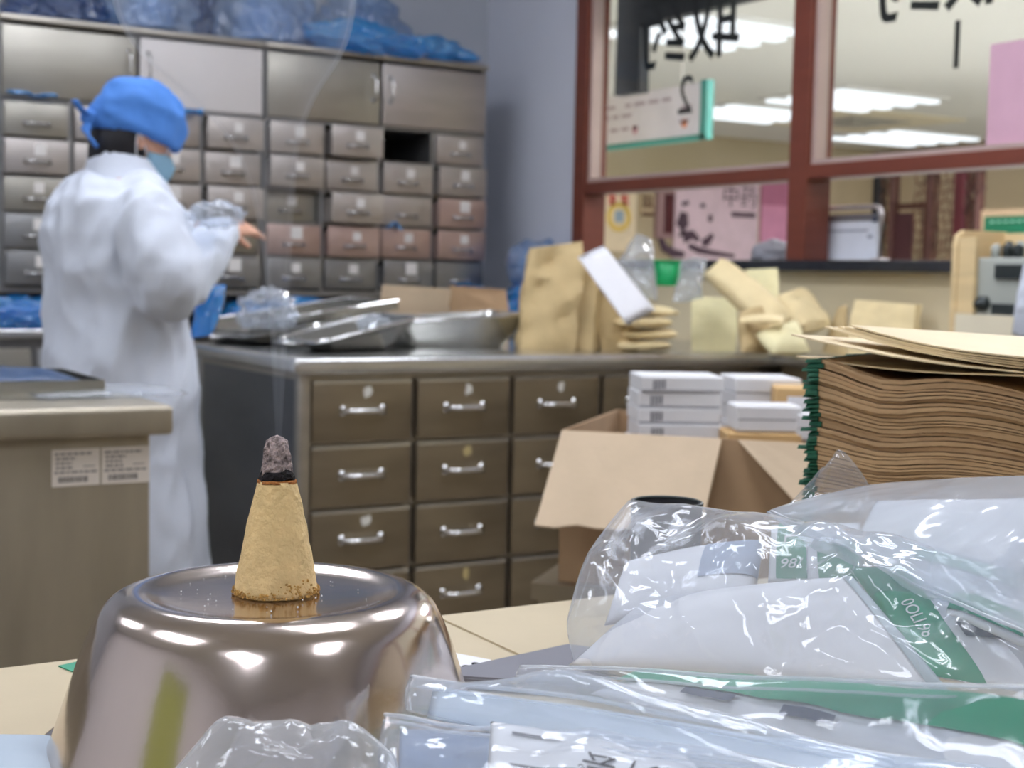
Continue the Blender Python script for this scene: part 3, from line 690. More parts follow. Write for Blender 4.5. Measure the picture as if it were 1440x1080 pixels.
# steel herb pans
def pan(name, label, px, py, L, Wd, Hh, rz, flare=0.05, front_low=0.35, z=0.9, tilt=0.0):
    c = onZ(px, py, z)
    t = thing(name, label, 'pan', (c.x, c.y, z+0.001), rz)
    def rings(off):
        out = []
        for k, (s, zf) in enumerate(((0.0, 0.0), (0.3, 0.3), (0.7, 0.7), (1.0, 1.0))):
            l = L/2-flare+flare*s-off; w = Wd/2-flare+flare*s-off; r = 0.03+0.015*s
            pts = []
            for (sx, sy, a0) in ((1, 1, 0), (-1, 1, 90), (-1, -1, 180), (1, -1, 270)):
                for q in range(5):
                    a = math.radians(a0+q*22.5)
                    x = sx*(l-r)+r*math.cos(a); y = sy*(w-r)+r*math.sin(a)
                    h = Hh*(1-(1-front_low)*max(0, min(1, (x/L+0.5))))
                    pts.append(Vector((x, y, zf*h + off*(1 if k == 0 else 0))))
            out.append(pts)
        return out
    ro = rings(0.0); ri = rings(0.0022)
    bm = new(); ring_loft(bm, ro+ri[::-1]); o = obj('bowl', bm, TRAY, t, True, False, split=50)
    bm = new(); rim = ro[-1]+[ro[-1][0]]; tube(bm, rim, 0.005, 6, False); obj('rolled_rim', bm, CHROME, t, True, False)
    bm = new(); tube(bm, [(L*0.5-0.02, 0.03, Hh*front_low*0.7), (L*0.5+0.05, 0.02, Hh*front_low*0.9), (L*0.5+0.05, -0.02, Hh*front_low*0.9), (L*0.5-0.02, -0.03, Hh*front_low*0.7)], 0.004, 6); obj('grip', bm, CHROME, t, True, False)
    return t
pan('herb_pan', 'long shallow steel pan at the left end of the counter', 400, 482, 0.50, 0.26, 0.07, math.radians(200), 0.04, 0.4)
pan('herb_pan', 'steel scoop pan with upturned back near the counter front', 490, 494, 0.34, 0.24, 0.10, math.radians(188), 0.07, 0.3)
pan('herb_pan', 'deep oval steel pan with bright rim left of the paper bags', 628, 488, 0.44, 0.28, 0.105, math.radians(176), 0.06, 0.75)
t = thing('herb_tray', 'upper steel tray stacked across the long shallow pan', 'tray', (1.6, 3.95, 0.985))
bm = new(); L, Wd = 0.5, 0.3
mt_ = frame_mtx((1.67, 4.02, 0.975), (0.97, 0.1, 0.14), (-0.1, 1, 0))
box(bm, (-L/2, -Wd/2, 0), (L/2, Wd/2, 0.006), mt_); box(bm, (-L/2, -Wd/2, 0.006), (L/2, -Wd/2+0.004, 0.028), mt_); box(bm, (-L/2, Wd/2-0.004, 0.006), (L/2, Wd/2, 0.028), mt_)
box(bm, (L/2-0.004, -Wd/2, 0.006), (L/2, Wd/2, 0.028), mt_); obj('dish', bm, TRAY, t, False)
bm = new(); tube(bm, [mt_ @ Vector(p) for p in ((-L/2, -Wd/2, 0.028), (L/2, -Wd/2, 0.028), (L/2, Wd/2, 0.028), (-L/2, Wd/2, 0.028))], 0.005, 6); obj('rolled_rim', bm, CHROME, t)
bm = new(); blob(bm, (0, 0, 0), (0.07, 0.06, 0.055), 21, 0.5, 5, 10, -0.04); o = obj('clear_pouch', bm, MILKY2, None, True, False); o.location = (1.47, 3.80, 1.0)
tag(o, 'crumpled clear pouch on the pans beside the pharmacist', 'bag')
bm = new(); blob(bm, (0, 0, 0), (0.04, 0.035, 0.03), 22, 0.5, 4, 9, -0.02); o = obj('clear_pouch', bm, MILKY2, None, True, False); o.location = (1.72, 3.62, 0.965)
tag(o, 'small crinkled clear pouch in the scoop pan', 'bag')
# little carton with two flaps on the counter
t = thing('counter_carton', 'low open brown carton behind the pans on the counter', 'carton', (2.1, 4.0, 0.9))
a = onY(535, 410, 3.98); b = onY(716, 450, 3.98)
x0, x1 = a.x, b.x
bm = new(); box(bm, (x0, 3.98, 0.9005), (x1, 3.985, 1.0)); box(bm, (x0, 4.18, 0.9005), (x1, 4.185, 1.0)); box(bm, (x0, 3.985, 0.9005), (x0+0.005, 4.18, 1.0)); box(bm, (x1-0.005, 3.985, 0.9005), (x1, 4.18, 1.0)); box(bm, (x0+0.005, 3.985, 0.9005), (x1-0.005, 4.18, 0.905))
obj('body', bm, CARD, t, False)
xm = onY(632, 430, 3.98).x
for (p, q, tw, m) in ((x0, xm-0.003, 0.0, CARD), (xm+0.003, x1, 0.02, CARD_D)):
    bm = new(); ring_loft(bm, [[Vector((p, 3.98, 1.0)), Vector((q, 3.98, 1.0)), Vector((q, 3.985, 1.0)), Vector((p, 3.985, 1.0))], [Vector((p, 3.965+tw, 1.085)), Vector((q, 3.965+tw*2, 1.075)), Vector((q, 3.97+tw*2, 1.075)), Vector((p, 3.97+tw, 1.085))]])
    obj('flap', bm, m, t, False)

# kraft paper bags
def paper_bag(label, px, py, Y, w, d, h, rz, seed, m=KRAFT, lean=(0, 0), pinch=0.12, amp=0.012, top_tilt=0.0, name='paper_bag', z=0.9, cat='paper bag', shape=None):
    c = onY(px, py, Y) if Y else px
    bm = new(); nr = 14; rings = []
    for i in range(nr):
        s = i/(nr-1)
        dd = d*(1-(1-pinch)*s**1.2); ww = w*(1.0+0.03*math.sin(s*3)+(shape or 0)*s)
        pts = []
        n = 36
        for k in range(n):
            a = k/n*4; sd = int(a); f = a-sd
            x, y = ((-1+2*f, -1), (1, -1+2*f), (1-2*f, 1), (-1, 1-2*f))[sd]
            # gusset folds pull the narrow sides in
            if sd in (1, 3): x *= 1-0.16*s*(1-abs(y))
            p = Vector((x*ww/2, y*dd/2, s*h*(1+top_tilt*x)))
            if s > 0.02:
                k2 = crum(p, 9, seed)*amp*(0.35+0.65*s) + crum(p, 22, seed+4)*amp*0.4
                p += Vector((x*0.4, y, 0)).normalized()*k2 if (x or y) else Vector()
            p.x += lean[0]*s**1.3; p.y += lean[1]*s**1.3
            pts.append(p)
        rings.append(pts)
    ring_loft(bm, rings)
    o = obj(name, bm, m, None, True, False, split=32); o.location = (c[0], c[1], z+0.0008); o.rotation_euler = (0, 0, rz)
    return tag(o, label, cat)
AL = -YAW    # facing the view
paper_bag('tall brown paper bag standing at the left of the bag group', 766, 496, 3.62, 0.165, 0.12, 0.315, AL+0.12, 31, KRAFT, (0.035, 0.03), 0.25, 0.026, 0.04, shape=-0.06)
paper_bag('narrow brown paper bag pressed against the tall bag', 824, 501, 3.58, 0.07, 0.10, 0.285, AL-0.35, 32, KRAFT, (-0.012, 0.03), 0.3, 0.018)
paper_bag('brown paper bag leaning back under the white sheet', 874, 504, 3.55, 0.11, 0.10, 0.27, AL-0.2, 33, KRAFT, (-0.085, 0.05), 0.3, 0.020)
# white sheet leaning on bags
c1 = [atD(812, 362, 4.06), atD(850, 345, 4.12), atD(922, 436, 4.06), atD(882, 458, 4.0)]
bm = new(); pillow(bm, c1, 0.002, 14, 8, 0.004, 8, 41, 0.3); tag(obj('white_sheet', bm, WHITE), 'white paper sheet lying slanted against the brown bags', 'paper')
# clear bags and green cup
t = thing('green_cup', 'small bright green plastic cup among the clear bags', 'cup', onZ(938, 440, 0.9))
c = atD(938, 402, 4.35)
bm = new(); lathe(bm, [(0.033, 0), (0.046, 0.075), (0.043, 0.075), (0.030, 0.004)], 32, (c.x, c.y, c.z), True, False); obj('cup', bm, mat('bright_green_plastic', (0, 150, 84), 0.4), t)
bm = new(); tube(bm, [(c.x+0.046*math.cos(q*math.pi/16), c.y+0.046*math.sin(q*math.pi/16), c.z+0.075) for q in range(33)], 0.003, 6); obj('rim', bm, mat('bright_green_plastic', (0, 0, 0)), t)
def loosebag(label, pts, D, thick, seed, m=MILKY2, amp=0.02):
    bm = new(); pillow(bm, [atD(x, y, d) for (x, y, d) in pts], thick, 26, 26, amp, 10, seed, 0.6, 0, 0.015)
    return tag(obj('clear_bag', bm, m), label, 'bag')
loosebag('upright clear plastic bag behind the white sheet', ((850, 400, 4.3), (925, 425, 4.25), (918, 338, 4.35), (895, 328, 4.4)), 4.3, 0.05, 51)
loosebag('clear plastic bag right of the green cup', ((946, 425, 4.2), (988, 420, 4.2), (994, 362, 4.3), (958, 365, 4.3)), 4.2, 0.03, 52)
# stack of flat bags
def flatbag(label, pts, thick, seed, m=KRAFT_P, amp=0.006, cat='paper bag'):
    bm = new(); pillow(bm, [atD(*p) for p in pts], thick, 18, 12, amp, 12, seed, 0.35, 0, 0.006)
    return tag(obj('paper_bag', bm, m, None, True, split=40), label, cat)
zc = 0.9
for i, (lab, y, dx) in enumerate((('lowest flat brown bag of the small pile right of the white sheet', 494, 0), ('second flat brown bag of the small pile under the green cup', 477, 6), ('third flat brown bag of the small pile under the green cup', 462, -4), ('topmost flat brown bag of the small pile under the green cup', 448, 3))):
    c = onZ(940+dx, 498, 0.9); hh = 0.018+0.034*i
    w, d = 0.16, 0.16
    R = Matrix.Translation((c.x, c.y+0.12, 0.9+hh)) @ Matrix.Rotation(AL+0.1*(i-1), 4, 'Z')
    bm = new(); pillow(bm, [R @ Vector(p) for p in ((-w/2, -d/2, 0), (w/2, -d/2, 0.004), (w/2, d/2, 0), (-w/2, d/2, 0.004))], 0.015, 16, 12, 0.005, 14, 60+i, 0.3, 0, 0.004)
    tag(obj('paper_bag', bm, KRAFT_P, None, True, split=40), lab, 'paper bag')
paper_bag('short pale paper bag standing in front with folded top', 1003, 497, 3.50, 0.135, 0.09, 0.165, AL-0.1, 35, KRAFT_G, (0.0, 0.07), 0.35, 0.010, 0.0)
flatbag('long pale paper bag slanting down to the right behind the short bag', ((990, 385, 4.3), (1015, 362, 4.35), (1112, 440, 4.15), (1085, 475, 4.1)), 0.04, 71)
flatbag('pale paper bag wedged dark side out beside the short bag', ((1040, 440, 4.1), (1075, 425, 4.2), (1095, 495, 4.1), (1042, 497, 4.0)), 0.03, 72, KRAFT)
flatbag('greenish paper bag lying at the right end of the counter front', ((1062, 470, 4.02), (1120, 452, 4.1), (1140, 494, 4.0), (1085, 497, 3.95)), 0.03, 73, KRAFT_G)
flatbag('pale puffed paper bag lying behind the greenish bag', ((1085, 418, 4.3), (1130, 408, 4.4), (1170, 458, 4.25), (1120, 470, 4.2)), 0.045, 74, KRAFT_P, 0.012)
flatbag('square pale bag propped against the wall below the sill', ((1046, 488, 4.36), (1094, 490, 4.24), (1094, 377, 4.32), (1048, 379, 4.44)), 0.012, 75, KRAFT_G)
flatbag('thin folded paper bag lying across the pale bags', ((1040, 453, 4.0), (1100, 452, 3.98), (1102, 444, 4.05), (1042, 446, 4.05)), 0.008, 76, KRAFT_P)
paper_bag('wide pale paper bag leaning on the cream wall alone', onX(1242, 478, 3.085), None, None, 0.20, 0.05, 0.165, AL-0.75, 36, KRAFT_P, (-0.01, 0.03), 0.4, 0.010, -0.03, z=0.9)
flatbag('small brown folded bag beside the bag at the cream wall', ((1156, 497, 4.28), (1192, 500, 4.22), (1192, 428, 4.28), (1178, 432, 4.33)), 0.015, 77, KRAFT)

# pine case with grey machine at the right
t = thing('pine_case', 'open pale pine case standing on the side counter at right', 'case', (3.08, 2.4, 0.9))
yc1 = onX(1337, 400, 2.98).y; yc0 = yc1-0.56; zt = onX(1345, 323, 2.98).z
bm = new()
pr = [(2.98, 0.9005), (3.17, 0.9005), (3.17, zt), (3.01, zt), (2.985, zt-0.015), (2.98, zt-0.04)]
ring_loft(bm, [[Vector((x, yc1, z)) for x, z in pr], [Vector((x, yc1-0.018, z)) for x, z in pr]]); obj('side_board', bm, WOODP, t, False)
bm = new(); ring_loft(bm, [[Vector((x, yc0, z)) for x, z in pr], [Vector((x, yc0-0.018, z)) for x, z in pr]]); obj('side_board', bm, WOODP, t, False)
bm = new(); box(bm, (3.155, yc0, 0.902), (3.169, yc1-0.018, zt-0.004)); obj('back_board', bm, WOODP, t, False)
bm = new(); box(bm, (2.981, yc0, 0.902), (2.995, yc1-0.019, 1.045)); obj('front_board', bm, mat('white_pine', (232, 222, 196), 0.55, 0, 0.06, 4), t, False)
bm = new(); box(bm, (2.996, yc0, 0.902), (3.154, yc1-0.019, 1.03)); obj('shelf', bm, WOODP, t, False)
bm = new(); box(bm, (2.984, yc1-0.075, 1.046), (2.997, yc1-0.019, zt-0.02)); obj('inner_stile', bm, WOODP, t, False)
t = thing('dispensing_machine', 'grey machine with dark knobs inside the pine case', 'machine', (3.08, yc1-0.25, 1.031))
a = onX(1369, 362, 3.0); b = onX(1440, 445, 3.0)
bm = new(); box(bm, (3.0, b.y-0.1, 1.031), (3.15, a.y, a.z)); bevel(bm, 0.012, 3); obj('housing', bm, MACH, t)
a2 = onX(1401, 372, 2.998); b2 = onX(1450, 393, 2.998)
bm = new(); box(bm, (2.992, b2.y, b2.z), (3.0, a2.y, a2.z)); obj('display_window', bm, MACHD, t, False)
a2 = onX(1396, 427, 2.998); b2 = onX(1425, 444, 2.998)
bm = new(); box(bm, (2.992, b2.y-0.04, b2.z), (3.0, a2.y, a2.z)); obj('slot', bm, MACHD, t, False)
c = onX(1382, 427, 2.995); bm = new(); lathe(bm, [(0, 0), (0.02, 0), (0.018, 0.018), (0.008, 0.02), (0.006, 0.035), (0, 0.035)], 24); bm.transform(frame_mtx((3.0, c.y, c.z), (0, -1, 0), (0, 0, 1))); obj('knob', bm, MACHD, t)
rr = random.Random(4)
for i in range(6):
    c = onX(1404+i*8, 356-i*2.5, 3.05); bm = new(); lathe(bm, [(0, 0), (0.013, 0), (0.013, 0.03), (0.009, 0.036+0.01*(i % 2)), (0, 0.04)], 12, (3.04+0.03*(i % 2), c.y, a.z-0.002)); obj('terminal', bm, MACHD if i % 3 else MACH, t)
# white cloth at right edge
bm = new(); pillow(bm, [onX(1423, 470, 2.95), onX(1500, 500, 2.95), onX(1500, 350, 2.94), onX(1438, 372, 2.94)], 0.02, 20, 20, 0.012, 12, 88, 0.5)
tag(obj('white_cloth', bm, COATM), 'white cloth hanging in front of the pine case at the right edge', 'cloth')

# ------------------------------------------------------------------ pharmacist
PX, PY = onZ(168, 540, 0.9).x, 3.70
PD = 3.72
PX = atD(166, 540, 3.68).x; PY = atD(166, 540, 3.68).y
t = thing('person', 'person in white coat, blue cap and pale mask reaching over the counter', 'person', (PX, PY, 0), math.radians(4))
def remesh(bm, vox, name, m, parent, smooth_it=6, disp=None):
    o = obj(name, bm, m, parent, True, False)
    md = o.modifiers.new('r', 'REMESH'); md.mode = 'VOXEL'; md.voxel_size = vox
    ms = o.modifiers.new('s', 'SMOOTH'); ms.iterations = smooth_it; ms.factor = 0.5
    dg = bpy.context.evaluated_depsgraph_get(); me = bpy.data.meshes.new_from_object(o.evaluated_get(dg))
    old = o.data; o.modifiers.clear(); o.data = me; bpy.data.meshes.remove(old); me.name = name
    if disp:
        nn = [v.normal.copy() for v in me.vertices]
        for v, n in zip(me.vertices, nn): v.co = v.co + n*disp(v.co)
    for p in me.polygons: p.use_smooth = True
    return o
def ell(cx, cy, z, a, b, n=28, tx=0.0, ty=0.0, ex=2.0):
    out = []
    for k in range(n):
        an = 2*math.pi*k/n; c, s = math.cos(an), math.sin(an)
        x = math.copysign(abs(c)**(2/ex), c)*a; y = math.copysign(abs(s)**(2/ex), s)*b
        out.append(Vector((cx+x, cy+y, z+x*tx+y*ty)))
    return out
# head frame: local, pitched down and turned a little
HC = Vector((0.047, -0.005, 1.450))
HM = Matrix.Translation(HC) @ Matrix.Rotation(math.radians(-4), 4, 'Z') @ Matrix.Rotation(math.radians(22), 4, 'Y')
def head_bm(bm):
    res = bmesh.ops.create_uvsphere(bm, u_segments=48, v_segments=36, radius=1)
    for v in res['verts']:
        x, y, z = v.co
        px = x*0.096; py = y*0.074; pz = z*0.112
        if z < -0.1:
            k = min(1, (-0.1-z)/0.9); py *= 1-0.36*k; px = px*(1-0.30*k)+0.022*k
        if x > 0.4 and z > -0.75:
            px -= 0.01*(x-0.4)
            nose = math.exp(-((y*0.074)/0.011)**2)*math.exp(-((pz+0.022)/0.020)**2); px += 0.024*nose
            brow = math.exp(-((pz-0.018)/0.010)**2)*math.exp(-((abs(py)-0.03)/0.018)**2); px += 0.004*brow
            eye = math.exp(-((pz-0.002)/0.012)**2)*math.exp(-((abs(py)-0.031)/0.014)**2); px -= 0.006*eye
            lip = math.exp(-((pz+0.056)/0.010)**2)*math.exp(-(py/0.022)**2); px += 0.005*lip
        v.co = HM @ Vector((px, py, pz))
    for s in (-1, 1):
        r = bmesh.ops.create_uvsphere(bm, u_segments=16, v_segments=12, radius=1)
        for v in r['verts']: v.co = HM @ (Vector((-0.008, s*0.076, -0.012))+Vector((v.co.x*0.017, v.co.y*0.008, v.co.z*0.030)))
def finger(bm, base, d1, d2, d3, l, r):
    p0 = Vector(base); p1 = p0+Vector(d1).normalized()*l*0.42; p2 = p1+Vector(d2).normalized()*l*0.33; p3 = p2+Vector(d3).normalized()*l*0.25
    tube(bm, [p0, p1, p2, p3], [r, r*0.95, r*0.88, r*0.7], 10)
def hand(bm, wr, fw, up, side, s=1.0):
    """wr wrist; fw towards fingers; up back of hand; side = thumb direction sign"""
    fw = Vector(fw).normalized(); up = (Vector(up)-fw*Vector(up).dot(fw)).normalized(); lat = fw.cross(up)*side
    wr = Vector(wr)
    rings = []
    for (d, w, h) in ((-0.02, 0.026, 0.019), (0.02, 0.033, 0.017), (0.06, 0.040, 0.015), (0.085, 0.039, 0.013)):
        rings.append([wr+fw*d+lat*math.cos(2*math.pi*k/16)*w+up*math.sin(2*math.pi*k/16)*h for k in range(16)])
    ring_loft(bm, rings)
    for i, (o_, l) in enumerate(((0.029, 0.072), (0.010, 0.080), (-0.010, 0.074), (-0.028, 0.058))):
        cl = 0.5+0.12*i
        finger(bm, wr+fw*0.08+lat*o_, fw-up*0.2*cl, fw-up*0.9*cl, fw*0.6-up*1.3*cl, l, 0.0085)
    finger(bm, wr+fw*0.025+lat*0.030, fw*0.5+lat*0.8-up*0.3, fw*0.9+lat*0.3-up*0.5, fw-up*0.6, 0.066, 0.0105)
WR = Vector((0.22, -0.125, 1.228)); WL = Vector((0.25, 0.05, 1.228))
bm = new()
head_bm(bm)
tube(bm, spline([(0.0, 0, 1.30), (0.02, 0, 1.36), (0.055, 0, 1.43)], 4), [0.062]*9, 20)
ring_loft(bm, [ell(0.0, 0, z, a, b) for z, a, b in ((0.80, 0.11, 0.16), (0.95, 0.10, 0.14), (1.1, 0.10, 0.145), (1.25, 0.105, 0.165), (1.33, 0.085, 0.15), (1.36, 0.05, 0.08))])
for s, wv, el in ((-1, WR, Vector((0.03, -0.245, 1.09))), (1, WL, Vector((0.06, 0.25, 1.08)))):
    sh = Vector((0.0, s*0.165, 1.30))
    tube(bm, spline([sh, (sh+el)/2, el, (el+wv)/2, wv], 4), [0.052-0.028*(i/16) for i in range(17)], 16)
    tube(bm, spline([(0, s*0.085, 0.85), (0.01, s*0.09, 0.48), (0, s*0.09, 0.08)], 6), [0.085-0.045*(i/12) for i in range(13)], 16)
    ring_loft(bm, [[Vector((x, s*0.09+w*math.cos(2*math.pi*k/16), 0.035+h*math.sin(2*math.pi*k/16))) for k in range(16)] for x, w, h in ((-0.06, 0.03, 0.034), (0.02, 0.04, 0.034), (0.12, 0.045, 0.03), (0.17, 0.03, 0.018))])
hand(bm, WR, (0.9, 0.25, 0.05), (0.1, -0.5, 0.85), 1)
hand(bm, WL, (0.9, -0.45, 0.1), (0.1, 0.5, 0.85), -1)
remesh(bm, 0.0055, 'body', SKIN, t, 3)
# coat
bm = new()
lev = ((0.14, 0.02, 0.205, 0.225), (0.45, 0.015, 0.185, 0.215), (0.75, 0.01, 0.178, 0.212), (0.95, 0.0, 0.168, 0.205), (1.10, -0.005, 0.160, 0.208), (1.20, -0.02, 0.150, 0.212), (1.28, -0.02, 0.132, 0.205), (1.335, -0.008, 0.100, 0.160), (1.362, 0.010, 0.070, 0.085), (1.372, 0.014, 0.05, 0.06))
ring_loft(bm, [ell(cx, 0, z, a, b, 36, 0, 0, 2.3) for z, cx, a, b in lev])
for s, wv, el in ((-1, WR, Vector((0.02, -0.275, 1.085))), (1, WL, Vector((0.05, 0.27, 1.08)))):
    sh = Vector((-0.01, s*0.155, 1.275))
    cuff = el+(wv-el)*0.97
    P = spline([sh, sh*0.45+el*0.55+Vector((0, s*0.03, 0.02)), el, el*0.5+cuff*0.5+Vector((0, s*0.01, -0.02)), cuff], 6)
    R = [0.085, 0.088, 0.09, 0.092, 0.094, 0.095, 0.096, 0.098, 0.10, 0.10, 0.10, 0.099, 0.097, 0.094, 0.09, 0.086, 0.083, 0.08, 0.077, 0.074, 0.072, 0.07, 0.068, 0.066, 0.064]
    tube(bm, P, [r*0.86 for r in R[:len(P)]], 24)
def wr_(co):
    z = co.z; a = math.atan2(co.y, co.x)
    k = 0.0
    if z < 1.15: k += 0.007*math.sin(a*9+3*noise.noise(co*3)+z*1.5)*min(1, (1.2-z)*1.5)
    k += 0.012*(1-2*abs(noise.noise(Vector((co.x*8, co.y*8, co.z*4.5)))*1.7)) + 0.006*(1-2*abs(noise.noise(Vector((co.x*17, co.y*17, co.z*9+4)))*1.7))
    return k
remesh(bm, 0.011, 'coat', COATM, t, 5, wr_)
# collar
bm = new(); rings = []
for z, a, b, tz in ((1.300, 0.125, 0.150, 0.05), (1.335, 0.108, 0.124, 0.0), (1.37, 0.091, 0.098, -0.08), (1.400, 0.083, 0.086, -0.14), (1.402, 0.077, 0.080, -0.14), (1.37, 0.075, 0.078, -0.1), (1.35, 0.072, 0.074, -0.1)):
    rings.append(ell(0.012, 0, z, a, b, 32, tz))
ring_loft(bm, rings, False, False); obj('collar', bm, COATM, t, True, False)
bm = new(); rr_ = [[HM @ Vector((-0.002-0.1*0.98*math.cos(a)*0.98, 0, 0)) for a in (0,)] for _ in range(1)]; bm.free()
# hair: back of head below cap, falling to nape and beside the ear
bm = new(); res = bmesh.ops.create_uvsphere(bm, u_segments=40, v_segments=28, radius=1)
for v in res['verts']:
    x, y, z = v.co
    p = Vector((x*0.078-0.032, y*0.084, z*0.130-0.020))
    if z < -0.2: p.y *= 1-0.25*(-0.2-z); p.x -= 0.004*(z+0.2)
    p += Vector((0, y, 0))*0.004*math.sin(x*24+z*4)
    v.co = HM @ p
obj('hair', bm, HAIR, t, True, False)
# mask
bm = new(); rings = []
for i, (z, dep, w) in enumerate(((-0.012, 0.093, 0.052), (-0.03, 0.109, 0.060), (-0.052, 0.109, 0.063), (-0.078, 0.102, 0.060), (-0.1, 0.086, 0.050), (-0.112, 0.066, 0.040))):
    pts = []
    for k in range(17):
        a = math.radians(-84+168*k/16)
        pts.append(HM @ Vector((0.012+(dep-0.002)*math.cos(a)*(1.0 if abs(a) < 1 else 1), math.sin(a)*w*1.12+0*z, z+0.002*math.sin(i*3.0))))
    rings.append(pts)
ring_loft(bm, rings, False, False, False)
bmesh.ops.solidify(bm, geom=bm.faces[:], thickness=0.003)
obj('mask', bm, MASKM, t, True, False)
for s in (-1, 1):
    bm = new(); tube(bm, spline([HM @ Vector(p) for p in ((0.02, s*0.066, -0.035), (-0.005, s*0.082, -0.008), (-0.022, s*0.084, -0.005), (-0.005, s*0.078, -0.05), (0.03, s*0.058, -0.09))], 5), 0.0018, 6); obj('ear_loop', bm, WHITE, t, True, False)
# eyes
for s in (-1, 1):
    bm = new(); bmesh.ops.create_uvsphere(bm, u_segments=16, v_segments=12, radius=0.0115)
    for v in bm.verts: v.co = HM @ (v.co+Vector((0.071, s*0.031, 0.0)))
    e = obj('eye', bm, WHITE, t, True, False)
    bm = new(); bmesh.ops.create_uvsphere(bm, u_segments=12, v_segments=8, radius=0.006)
    for v in bm.verts: v.co = HM @ (v.co*0.8+Vector((0.0785, s*0.031, -0.001)))
    obj('iris', bm, HAIR, e, True, False)
    bm = new(); tube(bm, [HM @ Vector(p) for p in ((0.090, s*0.016, 0.022), (0.089, s*0.032, 0.027), (0.077, s*0.048, 0.022))], 0.0028, 6); obj('eyebrow', bm, HAIR, t, True, False)
# cap: puffed surgical cap with a seam ridge and tie at the back
bm = new(); res = bmesh.ops.create_uvsphere(bm, u_segments=64, v_segments=40, radius=1)
for v in res['verts']:
    x, y, z = v.co
    p = Vector((x*0.124-0.012, y*0.10, z*0.118+0.036))
    low = 0.002+0.010*x-0.03*(x < -0.2)*(-x-0.2)
    if p.z < low: p.z = low-(low-p.z)*0.05; p.x = -0.014+(p.x+0.014)*0.97; p.y *= 0.97
    p += Vector((x, y, z*0.6))*(0.009*crum(p, 13, 3))
    seam = math.exp(-((y*0.098+0.055-0.02*z)/0.007)**2); p += Vector((x, y, z)).normalized()*0.004*seam
    v.co = HM @ p
obj('cap', bm, CAPM, t, True, False)
bm = new(); bl = HM @ Vector((-0.128, -0.02, -0.005))
blob(bm, bl, (0.022, 0.02, 0.02), 5, 0.3, 4)
tube(bm, spline([bl, bl+Vector((-0.035, -0.03, 0.015)), bl+Vector((-0.055, -0.04, 0.035))], 5), [0.012]*11, 8, True, 0.4)
tube(bm, spline([bl, bl+Vector((-0.02, -0.02, -0.035)), bl+Vector((0.005, -0.03, -0.075))], 5), [0.013]*11, 8, True, 0.4)
obj('cap_tie', bm, CAPM, t, True, False)
# things in the hands
bm = new(); blob(bm, atD(306, 302, 3.5), (0.055, 0.045, 0.026), 91, 0.5, 4, 11)
tag(obj('plastic_wrapper', bm, MILKY2), 'crumpled white and pale blue wrapper held in both hands', 'wrapper')
bm = new(); pillow(bm, [atD(268, 478, 3.72), atD(296, 470, 3.7), atD(318, 400, 3.72), atD(284, 395, 3.74)], 0.03, 20, 24, 0.012, 12, 92, 0.6, 0, 0.015)
tag(obj('plastic_bag', bm, BLUEF), 'blue plastic bag hanging between the pharmacist and the pans', 'bag')

# ------------------------------------------------------------------ left steel table
t = thing('steel_table', 'plain steel table cabinet at left with two asset stickers', 'table cabinet', (0.0, 2.6, 0))
TE = onZ(245, 570, 0.9); TX, TY = TE.x, TE.y
bm = new(); box(bm, (-1.2, TY, 0.852), (TX, TY+0.75, 0.9)); bevel(bm, 0.010, 3); obj('worktop', bm, STEEL_L, t)
bx = onY(211, 640, TY+0.03).x
bm = new(); box(bm, (-1.18, TY+0.03, 0.06), (bx, TY+0.72, 0.852)); bevel(bm, 0.004); obj('carcass', bm, STEEL_L, t)
bm = new(); box(bm, (-1.15, TY+0.06, 0), (bx-0.03, TY+0.7, 0.06)); obj('plinth', bm, BLACK, t, False)
STK = mat('sticker_paper', (226, 216, 204), 0.6, 0, 0.02, 10); INK = mat('sticker_ink', (150, 142, 136), 0.7); BARC = mat('barcode_ink', (112, 106, 102), 0.7)
yf = TY+0.0295
for (x0, x1, y0, y1) in ((73, 140, 630, 685), (143, 210, 627, 681)):
    a = onY(x0, y1, yf); b = onY(x1, y0, yf)
    bm = new(); box(bm, (a.x, yf-0.0008, a.z), (b.x, yf+0.0003, b.z)); s = obj('asset_sticker', bm, STK, t, False)
    w = b.x-a.x; h = b.z-a.z
    bm = new()
    for i, (f0, f1) in enumerate(((0.06, 0.85), (0.08, 0.5), (0.08, 0.42), (0.08, 0.45), (0.05, 0.95))):
        z = b.z-h*(0.12+i*0.125); x = a.x+w*f0
        rr = random.Random(i*3+x0)
        while x < a.x+w*f1:
            q = rr.uniform(0.004, 0.012); box(bm, (x, yf-0.0012, z-0.0022), (min(x+q, a.x+w*f1), yf-0.0008, z+0.0018)); x += q+0.002
    box(bm, (a.x+w*0.65, yf-0.0012, b.z-h*0.49), (a.x+w*0.9, yf-0.0008, b.z-h*0.46))
    o = obj('printed_text', bm, INK, s, False); o['kind'] = 'stuff'
    bm = new(); x = a.x+w*0.13; rr = random.Random(x0)
    while x < a.x+w*0.72:
        q = rr.choice((0.001, 0.0016, 0.0024)); box(bm, (x, yf-0.0012, a.z+h*0.10), (x+q, yf-0.0008, a.z+h*0.26)); x += q+rr.choice((0.0008, 0.0014))
    o = obj('barcode', bm, BARC, s, False); o['kind'] = 'stuff'
t = thing('herb_tray', 'dark blue-lined steel tray on the left table', 'tray', onZ(20, 552, 0.9))
c = onZ(0, 556, 0.9)
bm = new(); L, Wd = 0.34, 0.3
